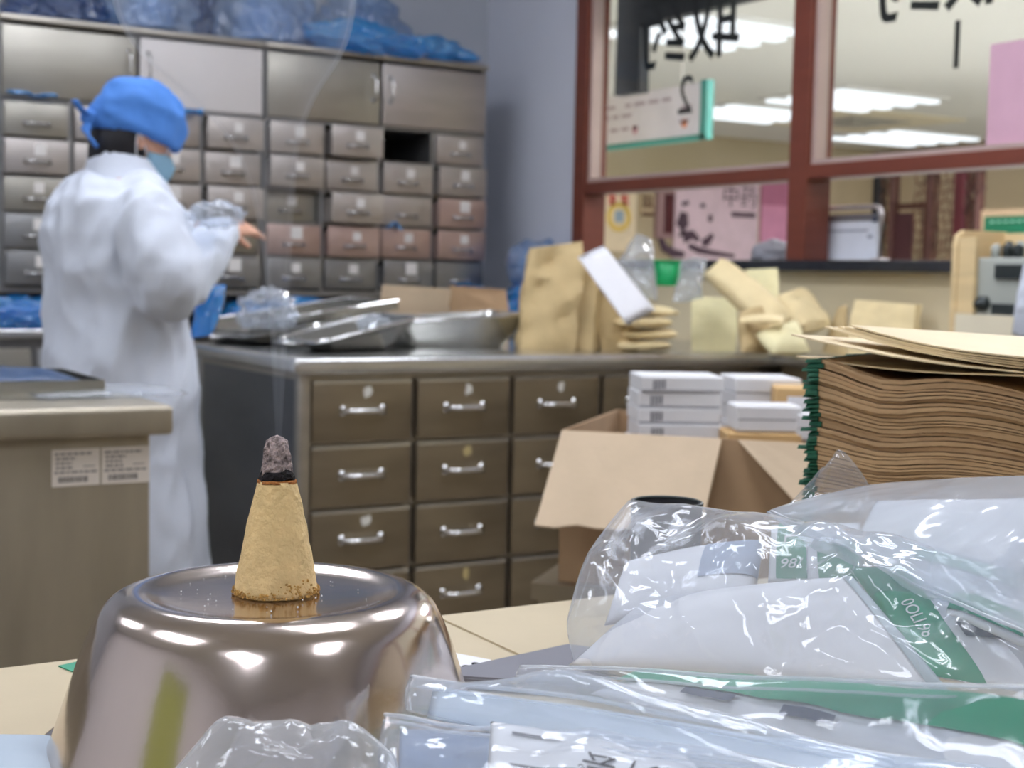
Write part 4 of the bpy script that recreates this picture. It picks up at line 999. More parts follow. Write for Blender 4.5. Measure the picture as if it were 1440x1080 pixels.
for (lo, hi) in (((-L/2, -Wd/2, 0), (L/2, Wd/2, 0.004)), ((-L/2, -Wd/2, 0.004), (L/2, -Wd/2+0.003, 0.03)), ((-L/2, Wd/2-0.003, 0.004), (L/2, Wd/2, 0.03)), ((-L/2, -Wd/2+0.003, 0.004), (-L/2+0.003, Wd/2-0.003, 0.03)), ((L/2-0.003, -Wd/2+0.003, 0.004), (L/2, Wd/2-0.003, 0.03))):
    box(bm, lo, hi, Matrix.Translation((c.x-0.02, c.y+0.05, 0.9008)))
obj('dish', bm, TRAY, t, False)
bm = new(); pillow(bm, [(c.x-0.17, c.y-0.07, 0.927), (c.x+0.12, c.y-0.08, 0.927), (c.x+0.12, c.y+0.17, 0.93), (c.x-0.17, c.y+0.17, 0.93)], 0.012, 20, 16, 0.006, 14, 95); obj('blue_liner', bm, mat('navy_liner', (40, 70, 110), 0.35, 0, 0.2, 14), t)
c = onZ(140, 558, 0.9)
bm = new(); pillow(bm, [(c.x-0.12, c.y-0.07, 0.906), (c.x+0.14, c.y-0.05, 0.906), (c.x+0.15, c.y+0.10, 0.907), (c.x-0.1, c.y+0.14, 0.907)], 0.008, 24, 18, 0.004, 16, 96)
tag(obj('plastic_sheet', bm, MILKY2), 'clear plastic sheet lying flat on the left steel table', 'sheet')

# ------------------------------------------------------------------ bench, cartons and white boxes in the middle ground
RIMZ = 0.86
def zdrop(p, z): return Vector((p.x, p.y, z))
def carton(label, Lp, Rp, FL, FR, depth, zb, m_flap, name='open_carton'):
    L = zdrop(Lp, RIMZ); R = zdrop(Rp, RIMZ)
    ax = (R-L).normalized(); ay = Vector((-ax.y, ax.x, 0)); w = (R-L).length
    if ay.dot(Vector((0, 1, 0))) < 0: ay = -ay
    m = frame_mtx(L, ax, ay)
    t = thing(name, label, 'carton', zdrop((L+R)/2+ay*depth/2, zb))
    h = RIMZ-zb; th = 0.005
    bm = new()
    box(bm, (0, 0, -h), (w, th, 0), m); box(bm, (0, depth-th, -h), (w, depth, 0), m); box(bm, (0, th, -h), (th, depth-th, 0), m); box(bm, (w-th, th, -h), (w, depth-th, 0), m); box(bm, (th, th, -h), (w-th, depth-th, -h+th), m)
    obj('body', bm, CARD_D, t, False)
    def flap(a, b, c, d):
        n = (b-a).cross(d-a).normalized()*0.004
        bm = new(); k = 8; r0 = []; r1 = []
        for i in range(k+1):
            s = i/k; r0.append(a.lerp(b, s)); r1.append(d.lerp(c, s)+(c-d).normalized()*0.0+(d-a).normalized()*0.004*math.sin(i*2.2))
        lo = r0+r1[::-1]; ring_loft(bm, [lo, [p+n for p in lo]])
        return obj('flap', bm, m_flap, t, False)
    for q in FL: flap(*q)
    bl = m @ Vector((0, depth, 0)); br = m @ Vector((w, depth, 0))
    flap(br, bl, bl+ay*0.10-Vector((0, 0, 0.1)), br+ay*0.10-Vector((0, 0, 0.1)))
    return t, m, w
ZB = 0.6
LL, RR = atD(790, 607, 2.42), atD(1018, 624, 2.34)
axc = zdrop(RR, 0)-zdrop(LL, 0); wl = axc.length; axc.normalize(); RR2 = zdrop(RR, RIMZ)+axc*0.29
t1, m1, w1 = carton('big open cardboard carton with two front flaps hanging out', LL, RR2, [(zdrop(LL, RIMZ), zdrop(RR, RIMZ)-axc*0.004, atD(985, 748, 2.24), atD(752, 738, 2.30)), (zdrop(RR, RIMZ)+axc*0.022, RR2, RR2+Vector((0.02, -0.10, -0.10)), zdrop(RR, RIMZ)+axc*0.065+Vector((0.0, -0.10, -0.10)))], None, 0.42, ZB, CARD)
t = thing('low_bench', 'low steel bench holding the open cartons', 'bench', zdrop(m1 @ Vector((0.25, 0.2, 0)), 0))
bm = new(); box(bm, (-0.04, -0.03, -0.289), (0.60, 0.46, -0.2605), m1); obj('top', bm, STEEL_D, t, False)
for x in (-0.03, 0.56):
    for y in (-0.02, 0.42):
        bm = new(); box(bm, (x, y, -0.86), (x+0.03, y+0.03, -0.289), m1); obj('leg', bm, STEEL_D, t, False)
# stacks of white boxes
ORD = ['topmost', 'second from top', 'third from top', 'fourth from top', 'fifth from top', 'sixth from top', 'seventh from top', 'eighth from top', 'ninth from top', 'tenth from top', 'eleventh from top', 'twelfth from top', 'thirteenth from top']
def boxstack(px, D, w, d, h, n, z0, rz, seed, where, prn, group):
    c = atD(px, 560, D); rr = random.Random(seed)
    for i in range(n):
        z = z0+i*h
        jx, jy = rr.uniform(-0.004, 0.004), rr.uniform(-0.004, 0.004)
        t = thing('medicine_box', '%s flat white box %s' % (ORD[n-1-i], where), 'box', (c.x+jx, c.y+jy, z+0.0006), rz+rr.uniform(-0.02, 0.02), group)
        bm = new(); box(bm, (-w/2, -d/2, 0), (w/2, d/2, h-0.0014)); bevel(bm, 0.002, 1); b = obj('box_body', bm, WHITE_B, t, True, False, split=30)
        if prn:
            bm = new()
            rq = random.Random(i+seed)
            for q in range(4): box(bm, (-w/2+0.022+q*0.006, -d/2-0.0006, h*(0.12+0.02*q)), (-w/2+0.026+q*0.006, -d/2-0.0001, h*(0.72+0.04*rq.random())))
            o = obj('printed_text', bm, PRINT, t, False, False); o['kind'] = 'stuff'
            bm = new(); box(bm, (-w/2+0.002, -d/2-0.0006, 0.001), (w/2-0.002, -d/2-0.0001, 0.0035)); obj('grey_edge', bm, mat('box_edge_grey', (170, 170, 176), 0.6), t, False, False)
boxstack(948, 2.60, 0.15, 0.13, 0.0285, 12, ZB+0.006, AL+0.06, 3, 'in the printed stack standing in the cartons', True, 'white boxes of the printed stack')
c = atD(1066, 560, 2.74)
boxstack(1066, 2.72, 0.125, 0.13, 0.028, 12, ZB+0.004, AL+0.1, 8, 'in the plain stack right of the printed stack', False, 'white boxes of the plain stack')
def lonebox(label, px, py, D, w, d, h, rz, m, sticker=False):
    c = atD(px, py, D); t = thing('small_carton', label, 'box', (c.x, c.y, c.z), rz)
    bm = new(); box(bm, (-w/2, -d/2, 0), (w/2, d/2, h)); bevel(bm, 0.003, 1); obj('box_body', bm, m, t, True, False, split=30)
    bm = new(); box(bm, (-w/2+0.002, -d/2-0.0006, h*0.46), (w/2-0.002, -d/2-0.0001, h*0.5)); obj('tape_seam', bm, CARD_I if m is not WHITE_B else PRINT, t, False, False)
    if sticker:
        bm = new(); box(bm, (-0.02, -d/2-0.0012, h*0.2), (0.022, -d/2-0.0006, h*0.78)); obj('sticker', bm, WHITE, t, False, False)
lonebox('white carton lying in front of the plain stack', 1074, 604, 2.50, 0.115, 0.09, 0.045, AL+0.05, WHITE_B)
lonebox('orange brown carton under the white carton', 1068, 629, 2.50, 0.13, 0.1, 0.030, AL+0.02, CARD_O)
lonebox('orange brown carton with white sticker right of the white boxes', 1118, 596, 2.62, 0.085, 0.10, 0.07, AL-0.1, CARD_O, True)
lonebox('small white packet at the right of the white carton', 1128, 617, 2.48, 0.03, 0.06, 0.045, AL, WHITE_B)

# ------------------------------------------------------------------ foreground desk
DZ = 0.85
t = thing('desk', 'beige topped desk in the foreground under the bowl and bags', 'desk', (0.3, 0.4, 0))
bm = new(); box(bm, (-0.5, -0.25, DZ-0.035), (1.35, 0.985, DZ-0.0015)); bevel(bm, 0.003); obj('desk_top', bm, DESK, t)
for x in (-0.45, 1.25):
    for y in (-0.2, 0.92):
        bm = new(); box(bm, (x, y, 0), (x+0.05, y+0.05, DZ-0.035)); obj('leg', bm, STEEL_D, t, False)
# card sheets lying on it
bm = new(); box(bm, (-0.3, 0.30, DZ-0.0014), (0.52, 0.978, DZ)); s = obj('card_sheet', bm, DESKC, None, False)
tag(s, 'large beige card sheet covering the desk under the bowl', 'sheet')
bm = new(); box(bm, (0.524, 0.30, DZ-0.0014), (0.80, 0.980, DZ)); tag(obj('card_sheet', bm, DESKC, None, False), 'creased beige card sheet on the desk right of the bowl', 'sheet')
rr = random.Random(2)
a = onZ(84, 945, DZ); b = onZ(125, 932, DZ)
bm = new(); ring_loft(bm, [[Vector((p.x, p.y, DZ+dz)) for p in (onZ(82, 938, DZ), onZ(112, 950, DZ), onZ(140, 936, DZ), onZ(122, 929, DZ))] for dz in (0.0002, 0.001)])
tag(obj('teal_card', bm, mat('teal_card_print', (64, 150, 120), 0.6), None, False), 'small teal green card lying at the desk edge left of the bowl', 'card')
bm = new(); pillow(bm, [onZ(-60, 1150, DZ)+Vector((0, 0, 0.006)), onZ(110, 1120, DZ)+Vector((0, 0, 0.006)), onZ(95, 1052, DZ)+Vector((0, 0, 0.006)), onZ(-70, 1048, DZ)+Vector((0, 0, 0.006))], 0.004, 18, 14, 0.003, 14, 17)
tag(obj('blue_sheet', bm, mat('pale_blue_sheet', (176, 190, 204), 0.5, 0, 0.05, 10)), 'pale blue sheet lying on the desk at the lower left corner', 'sheet')
t = thing('perforated_card', 'white card with dark punched dots on the desk behind the bowl', 'card', onZ(650, 940, DZ))
q = [onZ(600, 925, DZ), onZ(700, 953, DZ), onZ(690, 930, DZ), onZ(628, 918, DZ)]
bm = new(); ring_loft(bm, [[Vector((p.x, p.y, DZ+dz)) for p in q] for dz in (0.0003, 0.0012)]); obj('sheet', bm, WHITE, t, False)
for (x, y) in ((636, 931), (655, 940), (668, 936)):
    p = onZ(x, y, DZ); bm = new(); lathe(bm, [(0, 0), (0.0025, 0), (0.0025, 0.0006), (0, 0.0006)], 12, (p.x, p.y, DZ+0.0012)); obj('punched_dot', bm, BLACK, t)
t = thing('grey_folder', 'dark grey flat folder lying between the bowl and the clear bags', 'folder', onZ(730, 945, DZ))
q = [onZ(600, 968, DZ), onZ(860, 985, DZ), onZ(850, 930, DZ), onZ(800, 923, DZ)]
bm = new(); ring_loft(bm, [[Vector((p.x, p.y, DZ+dz)) for p in q] for dz in (0.0014, 0.008)]); obj('cover', bm, mat('dark_grey_plastic', (112, 112, 120), 0.4), t, False)
bm = new(); ring_loft(bm, [[Vector((p.x, p.y, DZ+dz)).lerp(Vector(((q[0].x+q[2].x)/2, (q[0].y+q[2].y)/2, DZ+dz)), 0.03) for p in q] for dz in (0.008, 0.0095)]); obj('top_sheet', bm, mat('grey_plastic_top', (130, 130, 138), 0.4), t, False)

t = thing('black_cup', 'black round cup whose rim shows just behind the left clear bag', 'cup', zdrop(atD(938, 700, 1.10), DZ))
c = atD(938, 697, 1.10); hh = c.z-DZ-0.0055
bm = new(); lathe(bm, [(0.020, 0.0004), (0.0265, 0.02), (0.0275, hh), (0.0255, hh), (0.0245, 0.02), (0.018, 0.004)], 40, (c.x, c.y, DZ), True, True); obj('cup_body', bm, BLACK, t)
bm = new(); tube(bm, [(c.x+0.0268*math.cos(q*math.pi/20), c.y+0.0268*math.sin(q*math.pi/20), DZ+hh) for q in range(41)], 0.0016, 8); obj('rim', bm, MACHD, t)
# inverted bowl
BC = atD(379, 1056, 0.80); BX, BYY = BC.x, BC.y
bm = new()
prof = [(0.1260, 0.0005), (0.1285, 0.0025), (0.1278, 0.006), (0.1245, 0.0075), (0.1205, 0.0085), (0.1185, 0.012), (0.1150, 0.022), (0.1085, 0.042), (0.1025, 0.060), (0.0965, 0.075), (0.0920, 0.0835), (0.0862, 0.0893), (0.0795, 0.0922), (0.0735, 0.0932), (0.068, 0.0926), (0.060, 0.0906), (0.050, 0.0896), (0.03, 0.0890), (0.0, 0.0888)]
pin = [(max(r-0.0012, 0), z-0.0012) for r, z in prof[5:]]
P2 = prof[::-1]+[(0.1225, 0.0005)]+[(0.115, 0.012)]+pin[1:]
def resamp(pr, n):
    return [(v.x, v.y) for v in spline([(a, b, 0) for a, b in pr], n)]
lathe(bm, [(r, z) for r, z in resamp(prof, 4)], 128, (0, 0, 0), True, False)
o = obj('steel_bowl', bm, BOWL, None, True, False, split=60); o.location = (BX, BYY, DZ+0.0003)
md = o.modifiers.new('wall', 'SOLIDIFY'); md.thickness = 0.001; md.offset = -1
tag(o, 'polished steel bowl turned upside down carrying the moxa cone', 'bowl')

# moxa cone
MC = atD(388, 832, 0.80); MZ = DZ+0.0003+0.0896
MC = Vector((MC.x, MC.y, MZ)); MC.z = MZ
t = thing('moxa_cone', 'yellow moxa cone with charred ashen tip smoking on the bowl', 'moxa cone', MC)
MOXM = mat('moxa_wool', (226, 196, 142), 0.85, 0, 0.09, 90, 0.35, 260)
CRUMB = mat('moxa_crumbs', (196, 152, 84), 0.9, 0, 0.4, 260, 0.6, 400)
CHAR = mat('charred_moxa', (26, 20, 24), 0.95, 0, 0.5, 300, 0.8, 500)
ASH = mat('moxa_ash', (186, 168, 166), 0.95, 0, 0.75, 300, 1.0, 420)
SCORCH = mat('scorched_moxa', (176, 112, 56), 0.9, 0, 0.3, 200, 0.5, 300)
def rough_lathe(prof, seg, amp, fr, seed, wob=0.0):
    bm = new(); lathe(bm, prof, seg, (0, 0, 0), True, True)
    for v in bm.verts:
        d = Vector((v.co.x, v.co.y, 0)); n = d.normalized() if d.length > 1e-6 else Vector((0, 0, 1))
        v.co += n*amp*noise.noise(v.co*fr+Vector((seed, seed, 0)))+n*amp*0.5*noise.noise(v.co*fr*3)
        v.co.z += wob*noise.noise(Vector((v.co.x*150, v.co.y*150, seed)))
    return bm
kh = 0.0632
def cr_(z): return 0.0236+(0.0108-0.0236)*(z/kh)
prof = [(0.0, 0.0), (0.0225, 0.0)]+[(cr_(kh*q/30)+0.0006*math.sin(math.pi*q/30), kh*q/30) for q in range(1, 31)]+[(0.0, kh+0.0003)]
o = obj('cone_body', rough_lathe(prof, 96, 0.0005, 120, 1), MOXM, t, True, False)
o = obj('scorched_edge', rough_lathe([(0.0, kh-0.0005), (cr_(kh)+0.0004, kh-0.001), (cr_(kh)-0.0001, kh+0.0007), (0.0, kh+0.0012)], 64, 0.0003, 200, 2, 0.0006), SCORCH, t, True, False)
o = obj('charred_ring', rough_lathe([(0.0, kh), (0.0106, kh+0.0004), (0.0100, kh+0.003), (0.0085, kh+0.0055), (0.0, kh+0.0065)], 64, 0.0008, 260, 3, 0.0022), CHAR, t, True, False)
o = obj('ash_tip', rough_lathe([(0.0, kh+0.002), (0.0086, kh+0.003), (0.0078, kh+0.008), (0.0070, kh+0.013), (0.0066, kh+0.018), (0.0055, kh+0.0225), (0.003, kh+0.0245), (0.0, kh+0.025)], 64, 0.0018, 330, 4, 0.0014), ASH, t, True, False)
bm = new(); rr = random.Random(9)
for i in range(420):
    a = rr.uniform(0, 6.283); big = math.exp(-((((a+1.35+math.pi) % (2*math.pi))-math.pi)/0.5)**2)
    z = rr.uniform(0, 0.0035+0.010*big*rr.random()); r = cr_(z)+rr.uniform(-0.0002, 0.0008+0.0006*big); s = rr.uniform(0.0003, 0.0009)
    res = bmesh.ops.create_icosphere(bm, subdivisions=1, radius=s)
    for v in res['verts']: v.co = Vector((v.co.x*rr.uniform(0.6, 1.4), v.co.y, v.co.z*rr.uniform(0.6, 1.3)))+Vector((r*math.cos(a), r*math.sin(a), max(z, s)))
o = obj('crumbs', bm, CRUMB, t, False, False); o['kind'] = 'stuff'
bm = new()
for i in range(26):
    a = rr.uniform(0, 6.283); r = rr.uniform(0.027, 0.055); s = rr.uniform(0.0003, 0.0006)
    res = bmesh.ops.create_icosphere(bm, subdivisions=1, radius=s)
    for v in res['verts']: v.co += Vector((MC.x+r*math.cos(a), MC.y+r*math.sin(a), MZ+0.0008))
o = obj('ash_crumbs', bm, PACK, None, False); o['kind'] = 'stuff'; tag(o, 'tiny pale crumbs scattered on the bowl around the cone', 'crumbs')

# smoke: two nested laminar shells of thin haze
SM = bpy.data.materials.new('thin_smoke'); SM.use_nodes = True; nt = SM.node_tree; nt.nodes.remove(nt.nodes['Principled BSDF'])
vs = nt.nodes.new('ShaderNodeVolumeScatter'); vs.inputs['Color'].default_value = (0.93, 0.95, 1, 1); vs.inputs['Density'].default_value = 32.0; vs.inputs['Anisotropy'].default_value = 0.1
nt.links.new(vs.outputs[0], nt.nodes['Material Output'].inputs['Volume'])
def smoke_hull(bm, levels, thick, flat=0.5, seed=0):
    outer = []; inner = []
    for (cx, y, rw) in levels:
        c = atD(cx, y, 0.80); r = rw*0.0004
        o_ = []; i_ = []
        for k in range(40):
            a = 2*math.pi*k/40
            rr_ = r*(1+0.12*math.sin(2*a+y*0.008+seed)+0.06*math.sin(3*a-y*0.012))
            d = Vector((_r.x, _r.y, 0)).normalized()*math.cos(a)+Vector((_f.x, _f.y, 0)).normalized()*math.sin(a)*flat
            o_.append(c+d*rr_); i_.append(c+d*max(rr_*0.3, rr_-thick))
        outer.append(o_); inner.append(i_)
    R = [[bm.verts.new(p) for p in r] for r in outer]; Q = [[bm.verts.new(p) for p in r] for r in inner]
    n = 40
    for a, b in zip(R[:-1], R[1:]):
        for i in range(n): bm.faces.new((a[i], a[(i+1) % n], b[(i+1) % n], b[i]))
    for a, b in zip(Q[:-1], Q[1:]):
        for i in range(n): bm.faces.new((a[i], b[i], b[(i+1) % n], a[(i+1) % n]))
    for i in range(n):
        j = (i+1) % n
        bm.faces.new((R[0][j], R[0][i], Q[0][i], Q[0][j])); bm.faces.new((R[-1][i], R[-1][j], Q[-1][j], Q[-1][i]))
def dens(pts, n=8):
    return [(v.x, v.y, v.z) for v in spline(pts, n)]
bm = new()
smoke_hull(bm, dens([(392, 618, 5), (392, 560, 9), (392, 480, 14), (390, 400, 18), (386, 320, 24), (381, 250, 33), (372, 190, 50), (355, 130, 88), (338, 70, 135), (325, 10, 162), (318, -60, 176), (315, -140, 182)]), 0.0035, 0.45)
o = obj('smoke_plume', bm, SM, None, True, True, False); tag(o, 'thin pale smoke rising and widening from the moxa cone tip', 'smoke')

# ------------------------------------------------------------------ stack of kraft bags at right
SX0, SY1 = 0.80, onX(1152, 505, 0.80).y
ztop = onX(1152, 513, 0.80).z
NS = 60
SROT = Matrix.Translation((SX0, SY1, 0)) @ Matrix.Rotation(math.radians(27), 4, 'Z') @ Matrix.Translation((-SX0, -SY1, 0))
rr = random.Random(21)
th = [rr.uniform(0.75, 1.3) for _ in range(NS)]; sc = (ztop-DZ-0.001)/sum(th); th = [q*sc for q in th]
Lk, Wk = 0.44, 0.24; NY, NX = 26, 3
def gauss(x, m, s): return math.exp(-((x-m)/s)**2)
heights = []
cum = [[DZ+0.0006]*(NY+1)]
bump_ = [rr.uniform(-0.3, 0.3) for _ in range(NS)]
for i in range(NS):
    row = []
    for j in range(NY+1):
        s = j/NY      # 0 far end, 1 near end
        f = 1+0.34*math.sin(s*5.0+i*0.5)*bump_[i]*2 + 0.16*math.sin(s*13+i*1.7)
        if i in (12, 13, 34, 47): f *= 1+0.9*gauss(s, 0.22+0.004*i, 0.16)
        f *= 1-0.05*gauss(s, 0.12, 0.08)
        if i > NS*0.5: f *= 1-0.55*min(0.7, s)
        f = max(f, 0.3)
        row.append(cum[-1][j]+th[i]*f)
    cum.append(row)
def ordn(k):
    if k == 1: return 'topmost'
    if k == NS: return 'lowest'
    return '%d%s from top' % (k, 'th' if 10 < k % 100 < 14 else {1: 'st', 2: 'nd', 3: 'rd'}.get(k % 10, 'th'))
# keep the top of the pile level at its far end
for i in range(NS):
    ox = rr.uniform(-0.0025, 0.0025)+(0.010 if i < 8 else 0)+(0.003*math.sin(i*0.45)); oy = rr.uniform(-0.002, 0.002)-(0.012 if i < 8 else 0)-(0.007 if i in (8, 9) else 0)
    t = thing('kraft_bag', 'kraft paper bag with green gathered end, '+ordn(NS-i)+' in the tall stack', 'paper bag', SROT @ Vector((SX0+Wk/2, SY1-Lk/2, cum[i][0])), 0, 'kraft bags in the tall stack')
    bm = new(); g = 0.00035
    top = []; bot = []
    for j in range(NY+1):
        y = SY1-Lk*j/NY+oy
        for (lst, z) in ((bot, cum[i][j]+g), (top, cum[i+1][j]-g)):
            lst.append([bm.verts.new((SX0+ox+Wk*q/NX+0.001*math.sin(j*0.9+i), y, z)) for q in range(NX+1)])
    for j in range(NY):
        for q in range(NX):
            bm.faces.new((top[j][q], top[j][q+1], top[j+1][q+1], top[j+1][q])); bm.faces.new((bot[j][q], bot[j+1][q], bot[j+1][q+1], bot[j][q+1]))
        bm.faces.new((bot[j][0], top[j][0], top[j+1][0], bot[j+1][0])); bm.faces.new((bot[j][NX], bot[j+1][NX], top[j+1][NX], top[j][NX]))
    for q in range(NX):
        bm.faces.new((bot[0][q], bot[0][q+1], top[0][q+1], top[0][q])); bm.faces.new((bot[NY][q], top[NY][q], top[NY][q+1], bot[NY][q+1]))
    bm.transform(SROT); obj('paper', bm, KRAFT_D, t, False)
    # green gathered end, jagged
    bm = new(); zb_, zt_ = cum[i][0]+g, cum[i+1][0]-g
    n = 30; r0 = []; r1 = []
    for q in range(n+1):
        x = SX0+ox-0.0015+(Wk+0.002)*q/n; dj = 0.006+0.0065*rr.random()
        r0.append((x, SY1+oy-0.001)); r1.append((x, SY1+oy+dj))
    wob = [rr.uniform(-0.0008, 0.0008) for _ in range(n+1)]
    v = [[bm.verts.new((r0[q][0], r0[q][1], zb_)) for q in range(n+1)], [bm.verts.new((r1[q][0]-0.003*(q == 0), r1[q][1], zb_+wob[q])) for q in range(n+1)], [bm.verts.new((r1[q][0], r1[q][1], zt_+wob[q])) for q in range(n+1)], [bm.verts.new((r0[q][0], r0[q][1], zt_)) for q in range(n+1)]]
    for q in range(n):
        for a in range(4): bm.faces.new((v[a][q], v[a][q+1], v[(a+1) % 4][q+1], v[(a+1) % 4][q]))
    bm.faces.new([v[a][0] for a in range(4)][::-1]); bm.faces.new([v[a][n] for a in range(4)])
    bm.transform(SROT); obj('green_binding', bm, GREEN_B, t, False)
# manila envelopes fanned on top
ZT0 = [cum[NS][j] for j in range(NY+1)]
def zs(y):   # height of the pile top at y
    s = max(0, min(0.9999, (SY1-y)/Lk))*NY; j = int(s); return ZT0[j]*(1-(s-j))+ZT0[min(j+1, NY)]*(s-j)
ENV = [((1120, 502), 1.18, 529), ((1113, 472), 1.16, 525), ((1160, 461), 1.18, 519), ((1171, 462), 1.18, 515), ((1179, 461), 1.18, 512), ((1188, 461), 1.175, 508), ((1196, 459), 1.17, 504)]
EORD = ['lowest', 'second lowest, sticking out farthest left', 'third lowest', 'fourth lowest', 'third highest', 'second highest', 'topmost']
for i, ((px, py), DA, yb) in enumerate(ENV):
    A = atD(px, py, DA); B = atD(1440, yb, 1.05-0.003*i)
    Le, We = 0.40, 0.25
    e = B-A; lb = Vector((e.x, e.y, 0)).length; du = Vector((e.x, e.y, 0))/lb; wv = Vector((-du.y, du.x, 0)); dzl = e.z
    bm = new(); n = 14; tp = []; bt = []
    for j in range(n+1):
        s = j/n; rows = [[], []]; l = Le*s
        for q in range(5):
            w = q/4
            P = A+du*l+wv*(We*w)
            tt = l/lb
            zz = A.z+dzl*(tt if tt < 1 else 1+0.25*(tt-1))+0.004*math.sin(min(1, tt)*math.pi)*(-1)
            zz += -0.012*w*(1-min(1, tt))
            rows[0].append(bm.verts.new((P.x, P.y, zz))); rows[1].append(bm.verts.new((P.x, P.y, zz+0.0013)))
        bt.append(rows[0]); tp.append(rows[1])
    for j in range(n):
        for q in range(4):
            bm.faces.new((tp[j][q], tp[j][q+1], tp[j+1][q+1], tp[j+1][q])); bm.faces.new((bt[j][q], bt[j+1][q], bt[j+1][q+1], bt[j][q+1]))
        bm.faces.new((bt[j][0], tp[j][0], tp[j+1][0], bt[j+1][0])); bm.faces.new((bt[j][4], bt[j+1][4], tp[j+1][4], tp[j][4]))
    for q in range(4):
        bm.faces.new((bt[0][q], bt[0][q+1], tp[0][q+1], tp[0][q])); bm.faces.new((bt[n][q], tp[n][q], tp[n][q+1], bt[n][q+1]))
    tag(obj('manila_envelope', bm, ENVEL, None, False), EORD[i]+' manila envelope fanned on top of the kraft bag stack', 'envelope')

# ------------------------------------------------------------------ clear bags of sachets in the foreground
def squircle(u, v, k):
    a, b = 2*u-1, 2*v-1
    return ((a*math.sqrt(1-k*b*b/2))+1)/2, ((b*math.sqrt(1-k*a*a/2))+1)/2
def creases(seed, n, wmin, wmax, amp, along=None):
    rr = random.Random(seed*7+1); out = []
    for _ in range(n):
        a = rr.uniform(0, math.pi) if along is None or rr.random() < 0.35 else rr.gauss(along, 0.22)
        out.append((rr.random(), rr.random(), math.cos(a), math.sin(a), rr.uniform(wmin, wmax), rr.uniform(0.5, 1.0)*amp*rr.choice((1, 1, -0.8)), rr.uniform(2.0, 5.0)))
    return out
def crease_h(cr, x, y, Lx, Ly):
    h = 0.0
    for (cx, cy, ca, sa, w, am, el) in cr:
        dx, dy = x-cx*Lx, y-cy*Ly
        d = abs(-dx*sa+dy*ca)
        if d < w:
            l = abs(dx*ca+dy*sa)/(w*el)
            if l < 1: h += am*(1-d/w)*(1-l)
    return h
def zipbag(label, pts, thick, seed, m=MILKY, nu=70, nv=56, amp=0.006, cs=16, rnd_=0.35, seal=True, pw=0.45, ncr=46, cw=(0.012, 0.045), camp=0.007, along=None):
    """film bag spread between 4 points (pixel x, y, depth)"""
    c = [atD(*p) for p in pts]; nrm = (c[1]-c[0]).cross(c[3]-c[0]).normalized()
    if nrm.dot(_f) > 0: nrm = -nrm
    t = thing('clear_bag', label, 'plastic bag', min(c, key=lambda p: p.z))
    bm = new(); G = {}; B = {}
    LX, LY = (c[1]-c[0]).length, (c[3]-c[0]).length; CR = creases(seed, ncr, cw[0], cw[1], camp, along)
    for i in range(nu+1):
        for j in range(nv+1):
            u0, v0 = i/nu, j/nv; u, v = squircle(u0, v0, rnd_)
            p = c[0]*(1-u)*(1-v)+c[1]*u*(1-v)+c[2]*u*v+c[3]*(1-u)*v
            e = max(0, 4*u0*(1-u0))**pw*max(0, 4*v0*(1-v0))**pw
            k = crum(p, cs*0.62, seed)*amp*0.5+crease_h(CR, u*LX, v*LY, LX, LY)
            p = p + (c[1]-c[0]).normalized()*amp*noise.noise(p*20+Vector((seed, 0, 0)))
            bd = i in (0, nu) or j in (0, nv)
            G[i, j] = bm.verts.new(p+nrm*(thick*e+k*(0.2+0.8*e)))
            B[i, j] = G[i, j] if bd else bm.verts.new(p-nrm*(thick*0.45*e+amp*0.3*crum(p, cs, seed+5)*e))
    for i in range(nu):
        for j in range(nv):
            bm.faces.new((G[i, j], G[i+1, j], G[i+1, j+1], G[i, j+1]))
            q = (B[i, j], B[i, j+1], B[i+1, j+1], B[i+1, j])
            try: bm.faces.new(q)
            except ValueError: pass
    for v in bm.verts:
        if v.co.z < DZ+0.002: v.co.z = DZ+0.002
    ed = [G[i, nv].co.copy() for i in range(nu+1)] if seal else None
    obj('film', bm, m, t, True)
    if seal:
        bm = new(); tube(bm, ed, 0.0011, 8); off = [p-(c[3]-c[0]).normalized()*0.007+nrm*0.001 for p in ed]; tube(bm, off, 0.0008, 8)
        obj('zip_seal', bm, SEAL, t)
    return t
SEAL = film('zip_seal_plastic', (240, 245, 250), 0.35, 0.15, (250, 252, 255), 1.5, 0.3)
